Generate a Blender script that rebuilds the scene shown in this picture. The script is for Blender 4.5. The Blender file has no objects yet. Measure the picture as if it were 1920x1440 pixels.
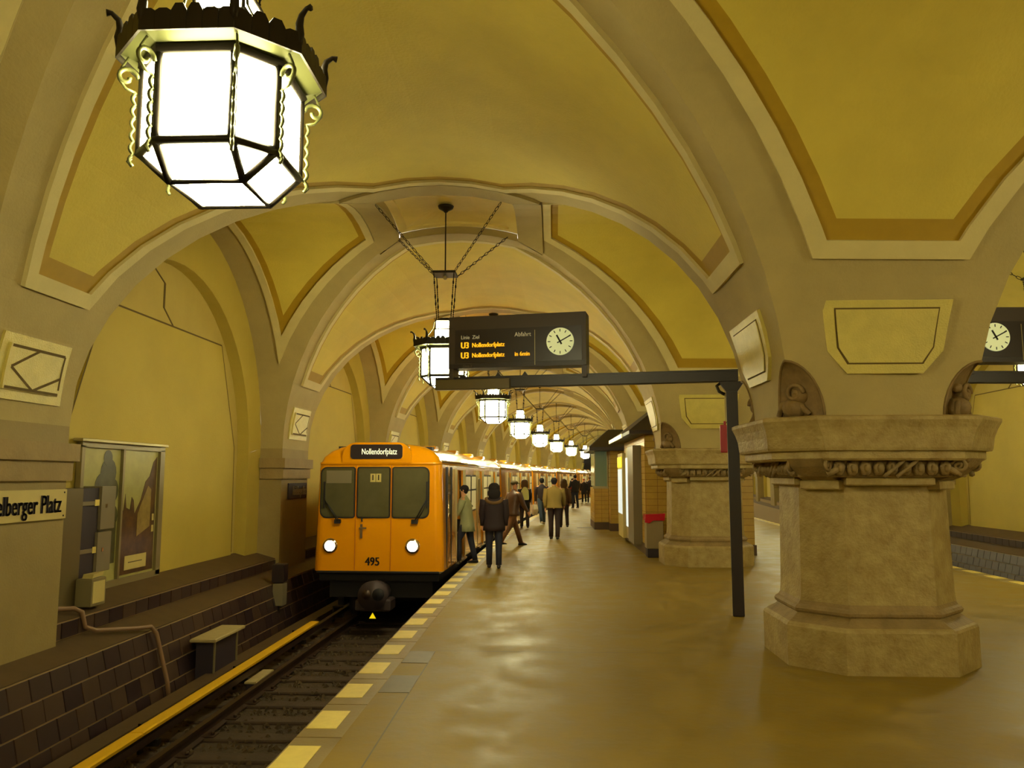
import bpy, bmesh, math, random
from mathutils import Vector, Matrix, Euler
random.seed(7)
PI = math.pi
sc = bpy.context.scene
# ------------------------------------------------------------------ camera, world, exposure
F_PX, EYE = 1500.0, 1.85
PITCH, YAW = math.radians(6.579), math.radians(2.465)
cam_d = bpy.data.cameras.new('camera'); cam = bpy.data.objects.new('camera', cam_d)
sc.collection.objects.link(cam); sc.camera = cam
cam_d.sensor_width = 36.0; cam_d.lens = 36.0 * F_PX / 1920.0; cam_d.clip_end = 400
cam.location = (0, 0, EYE); cam.rotation_euler = (PI/2 + PITCH, 0, YAW)
LAMP = 9.5            # radiance of the lantern panes
world = bpy.data.worlds.new('world'); sc.world = world; world.use_nodes = True
world.node_tree.nodes['Background'].inputs[0].default_value = (0.75, 0.66, 0.52, 1)
world.node_tree.nodes['Background'].inputs[1].default_value = 0.35
sc.view_settings.view_transform = 'Standard'; sc.view_settings.look = 'None'
sc.view_settings.gamma = 1.0; sc.view_settings.use_curve_mapping = False
sc.view_settings.exposure = 2.8

# ------------------------------------------------------------------ layout numbers
KB = 0.0015
S, Y1 = 8.95, 8.7                 # bay length, first pillar
XP, PH = 3.27, 0.92                # pillar row, half width of its block
A, B = 3.925, (8.95 - 1.66) / 2    # half spans of the two barrels
HPY = S/2 - B
ZS, HH = 2.42, 3.80
CX = {1: -1.575, -1: 8.115}
KMIN, KMAX = -1, 9                # bays; bay k is centred at Y1 - S/2 + k*S
EDGE = -1.80
def bend(y): return KB * max(0.0, y - 10.0) ** 2
def W(x, y, z): return (x + bend(y), y + 0.06 * (x - XP), z)
def WB(x, y, z): return (x + bend(y), y, z)
def slope(y): return -math.atan(2 * KB * max(0.0, y - 10.0))
def cy(k): return Y1 - S/2 + k * S

# ------------------------------------------------------------------ materials
def lin(c):
    return tuple(((v/255)/12.92 if v/255 <= 0.04045 else ((v/255 + 0.055)/1.055) ** 2.4) for v in c) + (1,)
MATS = {}
def mat(name, rgb, rough=0.7, metal=0.0, emit=None, es=1.0, var=0.0, vscale=3.0, bump=0.0, bscale=40.0,
        spec=0.5, rvar=0.0, coat=0.0, rgb2=None):
    m = bpy.data.materials.new(name); m.use_nodes = True; nt = m.node_tree
    b = nt.nodes['Principled BSDF']
    c = lin(rgb)
    b.inputs['Base Color'].default_value = c
    b.inputs['Roughness'].default_value = rough
    b.inputs['Metallic'].default_value = metal
    b.inputs['Specular IOR Level'].default_value = spec
    b.inputs['Coat Weight'].default_value = coat
    if emit is not None:
        b.inputs['Emission Color'].default_value = lin(emit); b.inputs['Emission Strength'].default_value = es
    tc = nt.nodes.new('ShaderNodeTexCoord') if (var or bump or rvar) else None
    if var or rvar:
        n = nt.nodes.new('ShaderNodeTexNoise'); n.inputs['Scale'].default_value = vscale
        n.inputs['Detail'].default_value = 7; n.inputs['Roughness'].default_value = 0.62
        nt.links.new(tc.outputs['Object'], n.inputs['Vector'])
    if var:
        r = nt.nodes.new('ShaderNodeValToRGB')
        c2 = lin(rgb2) if rgb2 else tuple(v * (1 - var) for v in c[:3]) + (1,)
        r.color_ramp.elements[0].position = 0.33; r.color_ramp.elements[1].position = 0.66
        r.color_ramp.elements[0].color = c2; r.color_ramp.elements[1].color = c
        nt.links.new(n.outputs['Fac'], r.inputs['Fac']); nt.links.new(r.outputs['Color'], b.inputs['Base Color'])
    if rvar:
        mr = nt.nodes.new('ShaderNodeMapRange')
        mr.inputs['From Min'].default_value = 0.3; mr.inputs['From Max'].default_value = 0.7
        mr.inputs['To Min'].default_value = max(0.02, rough - rvar); mr.inputs['To Max'].default_value = rough + rvar
        nt.links.new(n.outputs['Fac'], mr.inputs['Value']); nt.links.new(mr.outputs['Result'], b.inputs['Roughness'])
    if bump:
        n2 = nt.nodes.new('ShaderNodeTexNoise'); n2.inputs['Scale'].default_value = bscale; n2.inputs['Detail'].default_value = 5
        bp = nt.nodes.new('ShaderNodeBump'); bp.inputs['Strength'].default_value = bump; bp.inputs['Distance'].default_value = 0.02
        nt.links.new(tc.outputs['Object'], n2.inputs['Vector'])
        nt.links.new(n2.outputs['Fac'], bp.inputs['Height']); nt.links.new(bp.outputs['Normal'], b.inputs['Normal'])
    MATS[name] = m
    return m
mat('rib', (172,153,96), 0.75, var=0.14, vscale=1.6, bump=0.25, bscale=35)
mat('border', (204,188,126), 0.7, var=0.1, vscale=2.5, bump=0.15)
mat('band', (166,132,12), 0.7, var=0.12, vscale=4)
mat('yellow', (208,186,74), 0.75, var=0.13, vscale=1.2, bump=0.3, bscale=30)
mat('wall_yellow', (186,164,68), 0.75, var=0.10, vscale=0.8, bump=0.15)
mat('panel_yellow', (205,188,96), 0.42, var=0.14, vscale=6, bump=0.3, bscale=60)
mat('niche', (184,162,80), 0.75, var=0.1, vscale=1.5)
mat('groove', (96,78,34), 0.9)
mat('pilaster', (150,130,78), 0.7, var=0.14, vscale=2, bump=0.2)
mat('sandstone', (152,128,78), 0.7, var=0.18, vscale=3, bump=0.3, bscale=25)
mat('stone', (170,150,94), 0.6, var=0.2, vscale=6, bump=0.6, bscale=30, rgb2=(144,121,68))
mat('stone_dark', (148,124,78), 0.7, var=0.3, vscale=6, bump=0.5)
mat('block', (165,146,98), 0.5, var=0.16, vscale=5, bump=0.5, bscale=18)
mat('floor', (142,119,52), 0.5, var=0.3, vscale=2.1, rvar=0.14, bump=0.14, bscale=9, spec=0.14)
mat('kerb', (132,112,66), 0.4, var=0.25, vscale=5, rvar=0.1, bump=0.1)
mat('marking', (222,200,104), 0.5, var=0.12, vscale=9)
mat('hatch', (92,76,40), 0.5, var=0.2, vscale=8)
mat('tile', (58,43,40), 0.4, var=0.15, vscale=5)
mat('tile2', (72,54,44), 0.4, var=0.15, vscale=5)
mat('tile3', (46,33,36), 0.35, var=0.15, vscale=5)
mat('grout', (150,126,88), 0.8)
mat('coffer', (236,214,128), 0.7, var=0.08, vscale=3)  # yellow lightened in the colour to make up for weak light in the recess
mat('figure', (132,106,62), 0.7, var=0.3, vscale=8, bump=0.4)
mat('ledge', (88,68,44), 0.6, var=0.2, vscale=4)
mat('ballast', (74,60,46), 0.9, var=0.45, vscale=14, bump=1.0, bscale=26)
mat('ballast_stone', (92,76,56), 0.9, var=0.5, vscale=3)
mat('sleeper', (70,54,42), 0.8, var=0.3, vscale=6, bump=0.3)
mat('rail', (74,56,46), 0.45, metal=0.5, var=0.3, vscale=8)
mat('pipe', (128,98,70), 0.5)
mat('rail_cover', (226,178,20), 0.5, var=0.1, vscale=3)
mat('cream', (176,160,112), 0.6, var=0.15, vscale=8)
mat('iron', (44,38,30), 0.45, metal=0.6)
mat('iron_green', (96,98,56), 0.4, metal=0.5)
mat('black_paint', (38,28,32), 0.4)
mat('board', (66,54,50), 0.45)
mat('board_face', (44,36,42), 0.3)
mat('led', (10,6,2), 0.5, emit=(255,176,24), es=.19)
mat('board_text', (190,180,140), 0.6, emit=(200,190,150), es=0.05)
mat('faint_text', (96,84,74), 0.6)
mat('clock_face', (222,226,176), 0.5, emit=(215,222,160), es=0.07)
mat('pane', (255,250,238), 0.4, emit=(255,245,188), es=LAMP)
mat('orange', (230,150,0), 0.22, coat=0.6)
mat('orange_trim', (196,112,6), 0.3)
mat('train_roof', (208,150,40), 0.18, coat=0.8)
mat('train_glass', (92,88,62), 0.1, var=0.25, vscale=1.5)
mat('rubber', (24,20,22), 0.5)
mat('under', (22,18,26), 0.7)
mat('under_grey', (66,54,56), 0.6, metal=0.3)
mat('head_light', (255,240,220), 0.3, emit=(255,236,214), es=.7)
mat('chrome', (190,170,140), 0.2, metal=0.9)
mat('sign_lit', (240,240,200), 0.4, emit=(245,246,200), es=.16)
mat('num_black', (30,18,8), 0.6)
mat('ivory', (196,178,108), 0.55, var=0.08)
mat('letter_dark', (46,36,46), 0.6)
mat('cabinet', (104,92,62), 0.4, metal=0.2)
mat('cabinet_grey', (134,122,86), 0.35, metal=0.2)
mat('aluminium', (176,166,120), 0.35, metal=0.5)
mat('poster_sky', (170,164,96), 0.3, var=0.3, vscale=2)
mat('poster_dark', (92,66,38), 0.3, var=0.5, vscale=6, rgb2=(58,40,26))
mat('poster_mid', (150,128,70), 0.3, var=0.4, vscale=5)
mat('tree_dark', (70,68,34), 0.4, var=0.5, vscale=5)
mat('kiosk_tile', (196,160,66), 0.35, var=0.18, vscale=3)
mat('kiosk_grout', (140,104,44), 0.8)
mat('kiosk_base', (84,60,38), 0.5)
mat('roof_dark', (50,42,50), 0.5)
mat('kiosk_strip', (230,214,150), 0.4, emit=(240,225,160), es=.12)
mat('screen_lit', (210,222,220), 0.3, emit=(205,222,225), es=.12)
mat('screen_yellow', (240,214,20), 0.4, emit=(245,215,20), es=.12)
mat('window_green', (104,112,72), 0.15, emit=(120,140,100), es=.02)
mat('red', (176,12,34), 0.35)
mat('lid_red', (190,20,44), 0.25)
mat('bin_grey', (150,132,96), 0.4)
mat('skin', (206,150,110), 0.6)
mat('hair_black', (24,18,22), 0.85)
mat('hair_brown', (84,58,34), 0.8)
mat('coat_dark', (40,26,32), 0.8)
mat('fur', (120,90,54), 0.95, var=0.4, vscale=60)
mat('jeans', (34,36,54), 0.8)
mat('jeans_blue', (56,72,92), 0.8)
mat('green_coat', (152,154,112), 0.75)
mat('black_cloth', (28,24,30), 0.8)
mat('leather', (92,64,46), 0.45, var=0.3, vscale=9)
mat('brown_trousers', (112,76,44), 0.8)
mat('cap_grey', (92,80,50), 0.85)
mat('olive', (140,118,54), 0.8)
mat('dark_trousers', (48,34,34), 0.8)
mat('backpack', (206,206,130), 0.7)
mat('white_bag', (224,214,184), 0.5)
mat('red_cloth', (150,44,40), 0.8)
mat('boot_white', (214,200,164), 0.6)
mat('shoe', (26,20,20), 0.5)
mat('case_grey', (120,110,86), 0.4)
mat('portal_dark', (30,24,24), 0.9)
mat('train_side', (196,150,74), 0.25, coat=0.5)
mat('interior_glow', (200,190,130), 0.3, emit=(230,210,140), es=.05)  # faint glow put into panes and inner walls for the lit car interior
mat('door_panel', (214,150,40), 0.25, coat=0.5)
mat('white_eye', (235,230,220), 0.4)

# ------------------------------------------------------------------ mesh helper
class MB:
    def __init__(s): s.v = []; s.f = []; s.sm = []
    def add(s, vs, fs, smooth=False):
        o = len(s.v); s.v += [tuple(p) for p in vs]; s.f += [tuple(o + i for i in f) for f in fs]; s.sm += [smooth] * len(fs); return s
    def box(s, x0, x1, y0, y1, z0, z1, M=None, bev=0.0):
        if bev > 0:
            b = bev
            prof = [(z0, b), (z0 + b, 0), (z1 - b, 0), (z1, b)]
            vs = []
            for z, i in prof:
                X0, X1, Y0, Y1_ = x0 + i, x1 - i, y0 + i, y1 - i
                vs += [(X0, Y0, z), (X1, Y0, z), (X1, Y1_, z), (X0, Y1_, z)]
            fs = [(3,2,1,0), (12,13,14,15)]
            for l in range(3):
                for i in range(4): fs.append((l*4+i, l*4+(i+1)%4, l*4+4+(i+1)%4, l*4+4+i))
        else:
            vs = [(x0,y0,z0),(x1,y0,z0),(x1,y1,z0),(x0,y1,z0),(x0,y0,z1),(x1,y0,z1),(x1,y1,z1),(x0,y1,z1)]
            fs = [(3,2,1,0),(4,5,6,7),(0,1,5,4),(1,2,6,5),(2,3,7,6),(3,0,4,7)]
        if M is not None: vs = [M @ Vector(p) for p in vs]
        return s.add(vs, fs)
    def loft(s, rings, closed=True, cap=True, smooth=False):
        n = len(rings[0]); vs = [p for r in rings for p in r]; fs = []
        for l in range(len(rings) - 1):
            for i in range(n if closed else n - 1):
                j = (i + 1) % n
                fs.append((l*n+i, l*n+j, (l+1)*n+j, (l+1)*n+i))
        if cap: fs.append(tuple(range(n))[::-1]); fs.append(tuple(range((len(rings)-1)*n, len(rings)*n)))
        return s.add(vs, fs, smooth)
    def cyl(s, p0, p1, r0, r1=None, n=12, smooth=True, cap=True):
        r1 = r0 if r1 is None else r1
        p0, p1 = Vector(p0), Vector(p1); d = (p1 - p0).normalized()
        a = d.orthogonal().normalized(); b = d.cross(a)
        rg = [[p + (a * math.cos(2*PI*i/n) + b * math.sin(2*PI*i/n)) * r for i in range(n)] for p, r in ((p0, r0), (p1, r1))]
        return s.loft(rg, True, cap, smooth)
    def tube(s, pts, r, n=6, closed=False):
        pts = [Vector(p) for p in pts]; rings = []
        m = len(pts); up = None
        for i, p in enumerate(pts):
            if closed: d = pts[(i+1) % m] - pts[i-1]
            else: d = pts[min(i+1, m-1)] - pts[max(i-1, 0)]
            d.normalize()
            if up is None: up = d.orthogonal().normalized()
            a = (up - d * up.dot(d)); a = a.normalized() if a.length > 1e-6 else d.orthogonal().normalized(); up = a
            b = d.cross(a); rr = r[i] if isinstance(r, (list, tuple)) else r
            rings.append([p + (a * math.cos(2*PI*j/n) + b * math.sin(2*PI*j/n)) * rr for j in range(n)])
        if closed: rings.append(rings[0])
        return s.loft(rings, True, not closed, True)
    def ball(s, c, r, nu=10, nv=7):
        c = Vector(c); rr = (r, r, r) if not isinstance(r, (tuple, list)) else r
        rings = []
        for j in range(1, nv):
            t = PI * j / nv
            rings.append([(c.x + rr[0]*math.sin(t)*math.cos(2*PI*i/nu), c.y + rr[1]*math.sin(t)*math.sin(2*PI*i/nu), c.z - rr[2]*math.cos(t)) for i in range(nu)])
        return s.loft(rings, True, True, True)
    def prism(s, pts, off):
        off = Vector(off); n = len(pts); vs = [Vector(p) for p in pts] + [Vector(p) + off for p in pts]
        fs = [tuple(range(n))[::-1], tuple(range(n, 2*n))] + [(i, (i+1) % n, n + (i+1) % n, n + i) for i in range(n)]
        return s.add(vs, fs)
    def data(s, name, m, warp=None):
        me = bpy.data.meshes.new(name)
        vs = [warp(*p) for p in s.v] if warp else s.v
        me.from_pydata([tuple(p) for p in vs], [], s.f)
        me.polygons.foreach_set('use_smooth', s.sm)
        me.materials.append(MATS[m] if isinstance(m, str) else m); me.update()
        return me
    def build(s, name, m, parent=None, warp=None, fixn=True):
        me = s.data(name, m, warp)
        if fixn:
            bm = bmesh.new(); bm.from_mesh(me); bmesh.ops.recalc_face_normals(bm, faces=bm.faces); bm.to_mesh(me); bm.free()
        return link(name, me, parent)
def link(name, me, parent=None):
    o = bpy.data.objects.new(name, me); sc.collection.objects.link(o)
    if parent: o.parent = parent
    return o
def tag(o, label=None, cat=None, group=None, kind=None):
    if label: o['label'] = label
    if cat: o['category'] = cat
    if group: o['group'] = group
    if kind: o['kind'] = kind
    return o
def empty(name, loc=(0,0,0), rz=0, label=None, cat=None, group=None):
    o = bpy.data.objects.new(name, None); sc.collection.objects.link(o)
    o.location = loc; o.rotation_euler = (0, 0, rz); o.empty_display_size = 0.1
    return tag(o, label, cat, group)
KIDS = {}
def copy_tree(o, parent=None):
    c = o.copy(); sc.collection.objects.link(c)
    if parent is not None: c.parent = parent
    for ch in [q for q in ALLKIDS(o)]: copy_tree(ch, c)
    return c
def ALLKIDS(o): return [q for q in sc.collection.objects if q.parent == o]
def text_mb(body, size, depth=0.004, align='CENTER', space=1.0):
    cu = bpy.data.curves.new('lettering', 'FONT'); cu.body = body; cu.size = size; cu.extrude = depth
    cu.align_x = align; cu.align_y = 'CENTER'; cu.space_character = space; cu.resolution_u = 3
    o = bpy.data.objects.new('tmp_text', cu); sc.collection.objects.link(o)
    bpy.context.view_layer.update()
    me = bpy.data.meshes.new_from_object(o)
    vs = [tuple(v.co) for v in me.vertices]; fs = [tuple(p.vertices) for p in me.polygons]
    bpy.data.objects.remove(o); bpy.data.curves.remove(cu); bpy.data.meshes.remove(me)
    return vs, fs
def add_text(name, body, size, m, parent, loc, ux, uz, sx=1.0, depth=0.004, align='CENTER', bold=0.0):
    """ux: reading direction, uz: up direction, loc: centre of the line"""
    vs, fs = text_mb(body, size, depth, align)
    ux, uz = Vector(ux).normalized(), Vector(uz).normalized(); n = ux.cross(uz); L = Vector(loc)
    mb = MB()
    offs = [0] if not bold else [-bold, 0, bold]
    for q in offs:
        mb.add([L + ux * (v[0] * sx + q) + uz * v[1] + n * v[2] for v in vs], fs)
    return mb.build(name, m, parent, fixn=False)

# ------------------------------------------------------------------ vault
NS = 13
def uz_(z, half): return half * math.sqrt(max(0, 1 - ((z - ZS)/HH)**2))
ZN = 2.96
SLU = sorted(set([uz_(ZN, A), -uz_(ZN, A)] + [A * math.sin(PI/2 * i / NS) for i in range(NS + 1)] + [-A * math.sin(PI/2 * i / NS) for i in range(NS + 1)]))
SLV0 = sorted(set([uz_(ZN, B), -uz_(ZN, B)] + [B * math.sin(PI/2 * i / NS) for i in range(NS + 1)] + [-B * math.sin(PI/2 * i / NS) for i in range(NS + 1)]))
def clip(poly, ax, lo, hi):
    def half(pl, val, keep_gt):
        out = []
        for i in range(len(pl)):
            p, q = pl[i], pl[(i + 1) % len(pl)]
            ip = (p[ax] >= val - 1e-9) if keep_gt else (p[ax] <= val + 1e-9)
            iq = (q[ax] >= val - 1e-9) if keep_gt else (q[ax] <= val + 1e-9)
            if ip: out.append(p)
            if ip != iq:
                t = (val - p[ax]) / (q[ax] - p[ax]); out.append(tuple(p[j] + t * (q[j] - p[j]) for j in (0, 1)))
        return out
    r = half(poly, lo, True)
    if len(r) < 3: return []
    r = half(r, hi, False)
    if len(r) < 3: return []
    ar = sum(r[i][0]*r[(i+1) % len(r)][1] - r[(i+1) % len(r)][0]*r[i][1] for i in range(len(r)))
    return r if abs(ar) > 1e-7 else []
def surf(kind, u, v, off=0.0):
    """u across the aisle from the bay centre, v along it; kind f curves over u, g over v"""
    if kind == 'f':
        w = max(-A, min(A, u)); c = math.sqrt(max(0, 1 - (w/A)**2)); s = w/A; nx, nz = -s/A, -c/HH
        l = math.hypot(nx, nz); ext = 0
        return (u + off*nx/l, v, ZS + HH*c + off*nz/l)
    w = max(-B, min(B, v)); c = math.sqrt(max(0, 1 - (w/B)**2)); s = w/B; ny, nz = -s/B, -c/HH
    l = math.hypot(ny, nz)
    return (u, v + off*ny/l, ZS + HH*c + off*nz/l)
def patch(mb, poly, kind, off, toW, skirt=0.0):
    ax = 0 if kind == 'f' else 1; sl = SLU if kind == 'f' else SLV0
    lo_, hi_ = min(p[ax] for p in poly), max(p[ax] for p in poly)
    cuts = [min(lo_, sl[0]) - 1] + [c for c in sl] + [max(hi_, sl[-1]) + 1]
    for i in range(len(cuts) - 1):
        if cuts[i+1] < lo_ or cuts[i] > hi_: continue
        r = clip(poly, ax, cuts[i], cuts[i+1])
        if r: mb.add([toW(*surf(kind, p[0], p[1], off)) for p in r], [tuple(range(len(r)))])
    if skirt:
        for i in range(len(poly)):
            p, q = poly[i], poly[(i+1) % len(poly)]
            ts = [0.0, 1.0]
            d = q[ax] - p[ax]
            if abs(d) > 1e-6: ts += [(c - p[ax]) / d for c in sl if 0 < (c - p[ax]) / d < 1]
            ts = sorted(ts)
            for a_, b_ in zip(ts, ts[1:]):
                P = tuple(p[j] + a_*(q[j]-p[j]) for j in (0,1)); Q = tuple(p[j] + b_*(q[j]-p[j]) for j in (0,1))
                mb.add([toW(*surf(kind, *P, off)), toW(*surf(kind, *Q, off)), toW(*surf(kind, *Q, off - skirt)), toW(*surf(kind, *P, off - skirt))], [(0,1,2,3)])
def ring(mb, outer, inner, kind, off, toW, skirt=0.0):
    n = len(outer)
    for i in range(n):
        j = (i+1) % n
        patch(mb, [outer[i], outer[j], inner[j], inner[i]], kind, off, toW)
    if skirt:
        for pl in (outer, inner):
            tmp = MB(); patch(tmp, pl, kind, off, toW, skirt)
            # keep only skirt quads (added after surface pieces)
            ax = 0 if kind == 'f' else 1
            k = sum(1 for f in tmp.f)  # total
            surfn = MB(); patch(surfn, pl, kind, off, toW); ns = len(surfn.f)
            vs = tmp.v; 
            for f in tmp.f[ns:]: mb.add([vs[i] for i in f], [(0,1,2,3)])
def uz(z, half): # plan coordinate at which the barrel surface has height z
    return half * math.sqrt(max(0, 1 - ((z - ZS)/HH)**2))
WR = 0.36                        # rib half width, measured in plan
FR, FV = 1.5, 1.5*B/A            # coffer frame, outer half sizes
CI, CV = 1.06, 1.06*B/A          # coffer opening
def hex_T(d, z_end, wr=WR):
    k = math.hypot(1, A/B); v0 = FV + 0.02 + d
    u1 = A*v0/B - wr*k - d*k*0.9; u1 = max(u1, 0.05)
    ue = uz(z_end + .08, A); uw = uz(z_end - .16, A)
    v2 = (ue + wr*k + d*k*0.9)*B/A; v3 = (uw + wr*k + d*k*0.9)*B/A
    return [(-u1, v0), (u1, v0), (ue, v2), (ue, S - v2), (u1, S - v0), (-u1, S - v0), (-uw, S - v3), (-uw, v3)]
def hex_A(d, z_end, wr=WR):
    k = math.hypot(1, B/A); ve = uz(z_end, B); u0 = FR + 0.02 + d; L = 2*(XP - CX[1])
    v1 = max(B*u0/A - wr*k*0.92 - d*k, 0.05); u2 = (ve + wr*k*0.92 + d*k)*A/B
    u2 = min(u2, L/2 - 0.02)
    return [(u0, -v1), (u2, -ve), (L - u2, -ve), (L - u0, -v1), (L - u0, v1), (L - u2, ve), (u2, ve), (u0, v1)]
def tri_W(d):
    k = math.hypot(1, B/A); u0 = FR + 0.02 + d; ue = A - 0.02 - d
    f = lambda u: B*u/A - WR*k*0.75 - d*k*1.05
    return [(-u0, -f(u0)), (-u0, f(u0)), (-ue, f(ue)), (-ue, -f(ue))]
def ring_obj(name, polys, kind, mname, off, toW, parent, skirt):
    mb = MB(); ring(mb, polys[0], polys[1], kind, off, toW, skirt); return mb.build(name, mname, parent, fixn=False)
WALLD = 0.45     # depth from pilaster face to wall plane
NHW, NZS, NZH = 3.02, 2.3, 3.0   # niche arch
for s in (1, -1):
    for k in range(KMIN, KMAX + 1):
        def toW(u, v, z, s=s, k=k): return W(CX[s] + s*u, cy(k) + v, z)
        root = MB()
        # cells outside the coffer
        for (kind, poly) in (
            ('f', [(-CI, CV), (CI, CV), (A, B), (-A, B)]), ('f', [(-CI, -CV), (CI, -CV), (A, -B), (-A, -B)]),
            ('g', [(CI, -CV), (A, -B), (A, B), (CI, CV)]), ('g', [(-CI, -CV), (-A, -B), (-A, B), (-CI, CV)]),
            ('f', [(-A, B), (A, B), (A, S/2), (-A, S/2)]), ('f', [(-A, -B), (A, -B), (A, -S/2), (-A, -S/2)]),
            ('g', [(A, -B), (A + PH, -B), (A + PH, B), (A, B)]),
            ('g', [(-A, -B), (-A - WALLD, -B), (-A - WALLD, B), (-A, B)])):
            patch(root, poly, kind, 0.0, toW)
        # the springing of the pillars below the corner niches is built with the pillars
        keep = [f for f in root.f if not (max(root.v[i][2] for i in f) < ZN + .004 and all(abs(root.v[i][0] - bend(root.v[i][1]) - XP) < PH + .25 for i in f))]
        root.f = keep; root.sm = [False]*len(keep)
        ce = root.build('ceiling', 'rib', fixn=False); tag(ce, kind='structure')
        fm = MB()                                   # proud frame round the coffer
        fo = [(-FR, -FV), (FR, -FV), (FR, FV), (-FR, FV)]; fi = [(-CI, -CV), (CI, -CV), (CI, CV), (-CI, CV)]
        for i in range(4):
            j = (i + 1) % 4; kd = 'f' if i in (0, 2) else 'g'
            patch(fm, [fo[i], fo[j], fi[j], fi[i]], kd, 0.05, toW)
            for pl in ((fo[i], fo[j], -0.0), (fi[i], fi[j], -0.26)):
                N = 10
                for q in range(N):
                    P = [pl[0][c] + (pl[1][c]-pl[0][c])*q/N for c in (0,1)]; Q = [pl[0][c] + (pl[1][c]-pl[0][c])*(q+1)/N for c in (0,1)]
                    a_, b_ = surf(kd, *P, 0.05), surf(kd, *Q, 0.05)
                    if pl[2] == 0: c_, d_ = surf(kd, *Q, -0.01), surf(kd, *P, -0.01)
                    else: c_, d_ = (b_[0], b_[1], b_[2] + 0.13), (a_[0], a_[1], a_[2] + 0.13)
                    fm.add([toW(*a_), toW(*b_), toW(*c_), toW(*d_)], [(0,1,2,3)])
        fm.build('coffer_frame', 'rib', ce, fixn=False)
        # coffer lid: four faces folded up to a flat centre
        cm = MB(); N = 10
        inner = [(-0.34, -0.34), (0.34, -0.34), (0.34, 0.34), (-0.34, 0.34)]
        mid = [(-0.9, -0.9*B/A), (0.9, -0.9*B/A), (0.9, 0.9*B/A), (-0.9, 0.9*B/A)]
        for i in range(4):
            j = (i+1) % 4; kd = 'f' if i in (0, 2) else 'g'
            for q in range(N):
                def L(a, b, t): return (a[0] + (b[0]-a[0])*t, a[1] + (b[1]-a[1])*t)
                o0, o1 = L(fi[i], fi[j], q/N), L(fi[i], fi[j], (q+1)/N)
                m0, m1 = L(mid[i], mid[j], q/N), L(mid[i], mid[j], (q+1)/N)
                i0, i1 = L(inner[i], inner[j], q/N), L(inner[i], inner[j], (q+1)/N)
                zo = lambda p: surf(kd, *p, 0.05)[2] + 0.13
                ring_ = lambda p, z: toW(p[0], p[1], z)
                cm.add([ring_(o0, zo(o0)), ring_(o1, zo(o1)), ring_(m1, zo(m1)), ring_(m0, zo(m0))], [(0,1,2,3)])
                cm.add([ring_(m0, zo(m0)), ring_(m1, zo(m1)), ring_(m1, zo(m1)+0.04), ring_(m0, zo(m0)+0.04)], [(0,1,2,3)])
                cm.add([ring_(m0, zo(m0)+0.04), ring_(m1, zo(m1)+0.04), ring_(i1, 6.36), ring_(i0, 6.36)], [(0,1,2,3)])
        cm.add([toW(p[0], p[1], 6.36) for p in inner], [(0,1,2,3)])
        cm.build('coffer_panel', 'coffer', ce, fixn=False)
        # fields: (name, kind, polygon function)
        ZE = 3.91
        fields = [('f', lambda d, zz: hex_T(d, zz)), ]
        if s == 1: fields.append(('g', lambda d, zz: hex_A(d, zz)))
        fields.append(('g', lambda d, zz: tri_W(d)))
        for kd, fn in fields:
            o0, o1, o2 = fn(0, ZE), fn(0.13, ZE + 0.16), fn(0.25, ZE + 0.34)
            ring_obj('panel_border', (o0, o1), kd, 'border', 0.05, toW, ce, 0.06)
            ring_obj('panel_band', (o1, o2), kd, 'band', 0.012, toW, ce, 0)
            mb = MB(); patch(mb, o2, kd, 0.012, toW); mb.build('vault_panel', 'yellow', ce, fixn=False)
        # ---- aisle wall of this bay
        xw = -A - WALLD; wname = 'wall_left' if s == 1 else 'wall_right'
        wm = MB(); N = 26
        arc = lambda t: (B*math.sin(t), ZS + HH*math.cos(t)); arn = lambda t: (NHW*math.sin(t), NZS + NZH*math.cos(t))
        for i in range(N):
            t0, t1 = -PI/2 + PI*i/N, -PI/2 + PI*(i+1)/N
            (a0, a1), (b0, b1), (c0, c1), (d0, d1) = arc(t0), arc(t1), arn(t1), arn(t0)
            wm.add([toW(xw, a0, a1), toW(xw, b0, b1), toW(xw, c0, c1), toW(xw, d0, d1)], [(0,1,2,3)])
            wm.add([toW(xw, d0, d1), toW(xw, c0, c1), toW(xw-0.22, c0, c1), toW(xw-0.22, d0, d1)], [(0,1,2,3)])
        for sg in (-1, 1):
            wm.add([toW(xw, sg*NHW, 0), toW(xw, sg*(B+.02), 0), toW(xw, sg*(B+.02), ZS), toW(xw, sg*NHW, NZS)], [(0,1,2,3)])
            wm.add([toW(xw, sg*NHW, 0), toW(xw-0.22, sg*NHW, 0), toW(xw-0.22, sg*NHW, NZS), toW(xw, sg*NHW, NZS)], [(0,1,2,3)])
        wl = wm.build(wname, 'wall_yellow', fixn=False); tag(wl, kind='structure')
        nb = MB(); xn = xw - 0.22
        pts = [toW(xn, NHW, 0)] + [toW(xn, *arn(PI/2 - PI*i/N)) for i in range(N+1)] + [toW(xn, -NHW, 0)]
        nb.add(pts, [tuple(range(len(pts)))]); nb.build('niche_back', 'niche', wl, fixn=False)
        pn = MB(); T = lambda u, v, z: toW(u, v, z)
        vs = [T(xn+0.0, -1.95, 0.1), T(xn, 1.95, 0.1), T(xn, 1.95, 4.28), T(xn, -1.95, 4.28)]
        vs2 = [T(xn+0.06, -1.95, 0.1), T(xn+0.06, 1.95, 0.1), T(xn+0.06, 1.95, 4.28), T(xn+0.06, -1.95, 4.28)]
        # flared lower corners as in the photograph
        for q in (vs, vs2):
            q[0] = T((xn if q is vs else xn+0.06), -2.75, 0.1); q[1] = T((xn if q is vs else xn+0.06), 2.75, 0.1)
            q.insert(2, T((xn if q is vs else xn+0.06), 2.7, 2.4)); q.append(T((xn if q is vs else xn+0.06), -2.7, 2.4))
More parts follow.
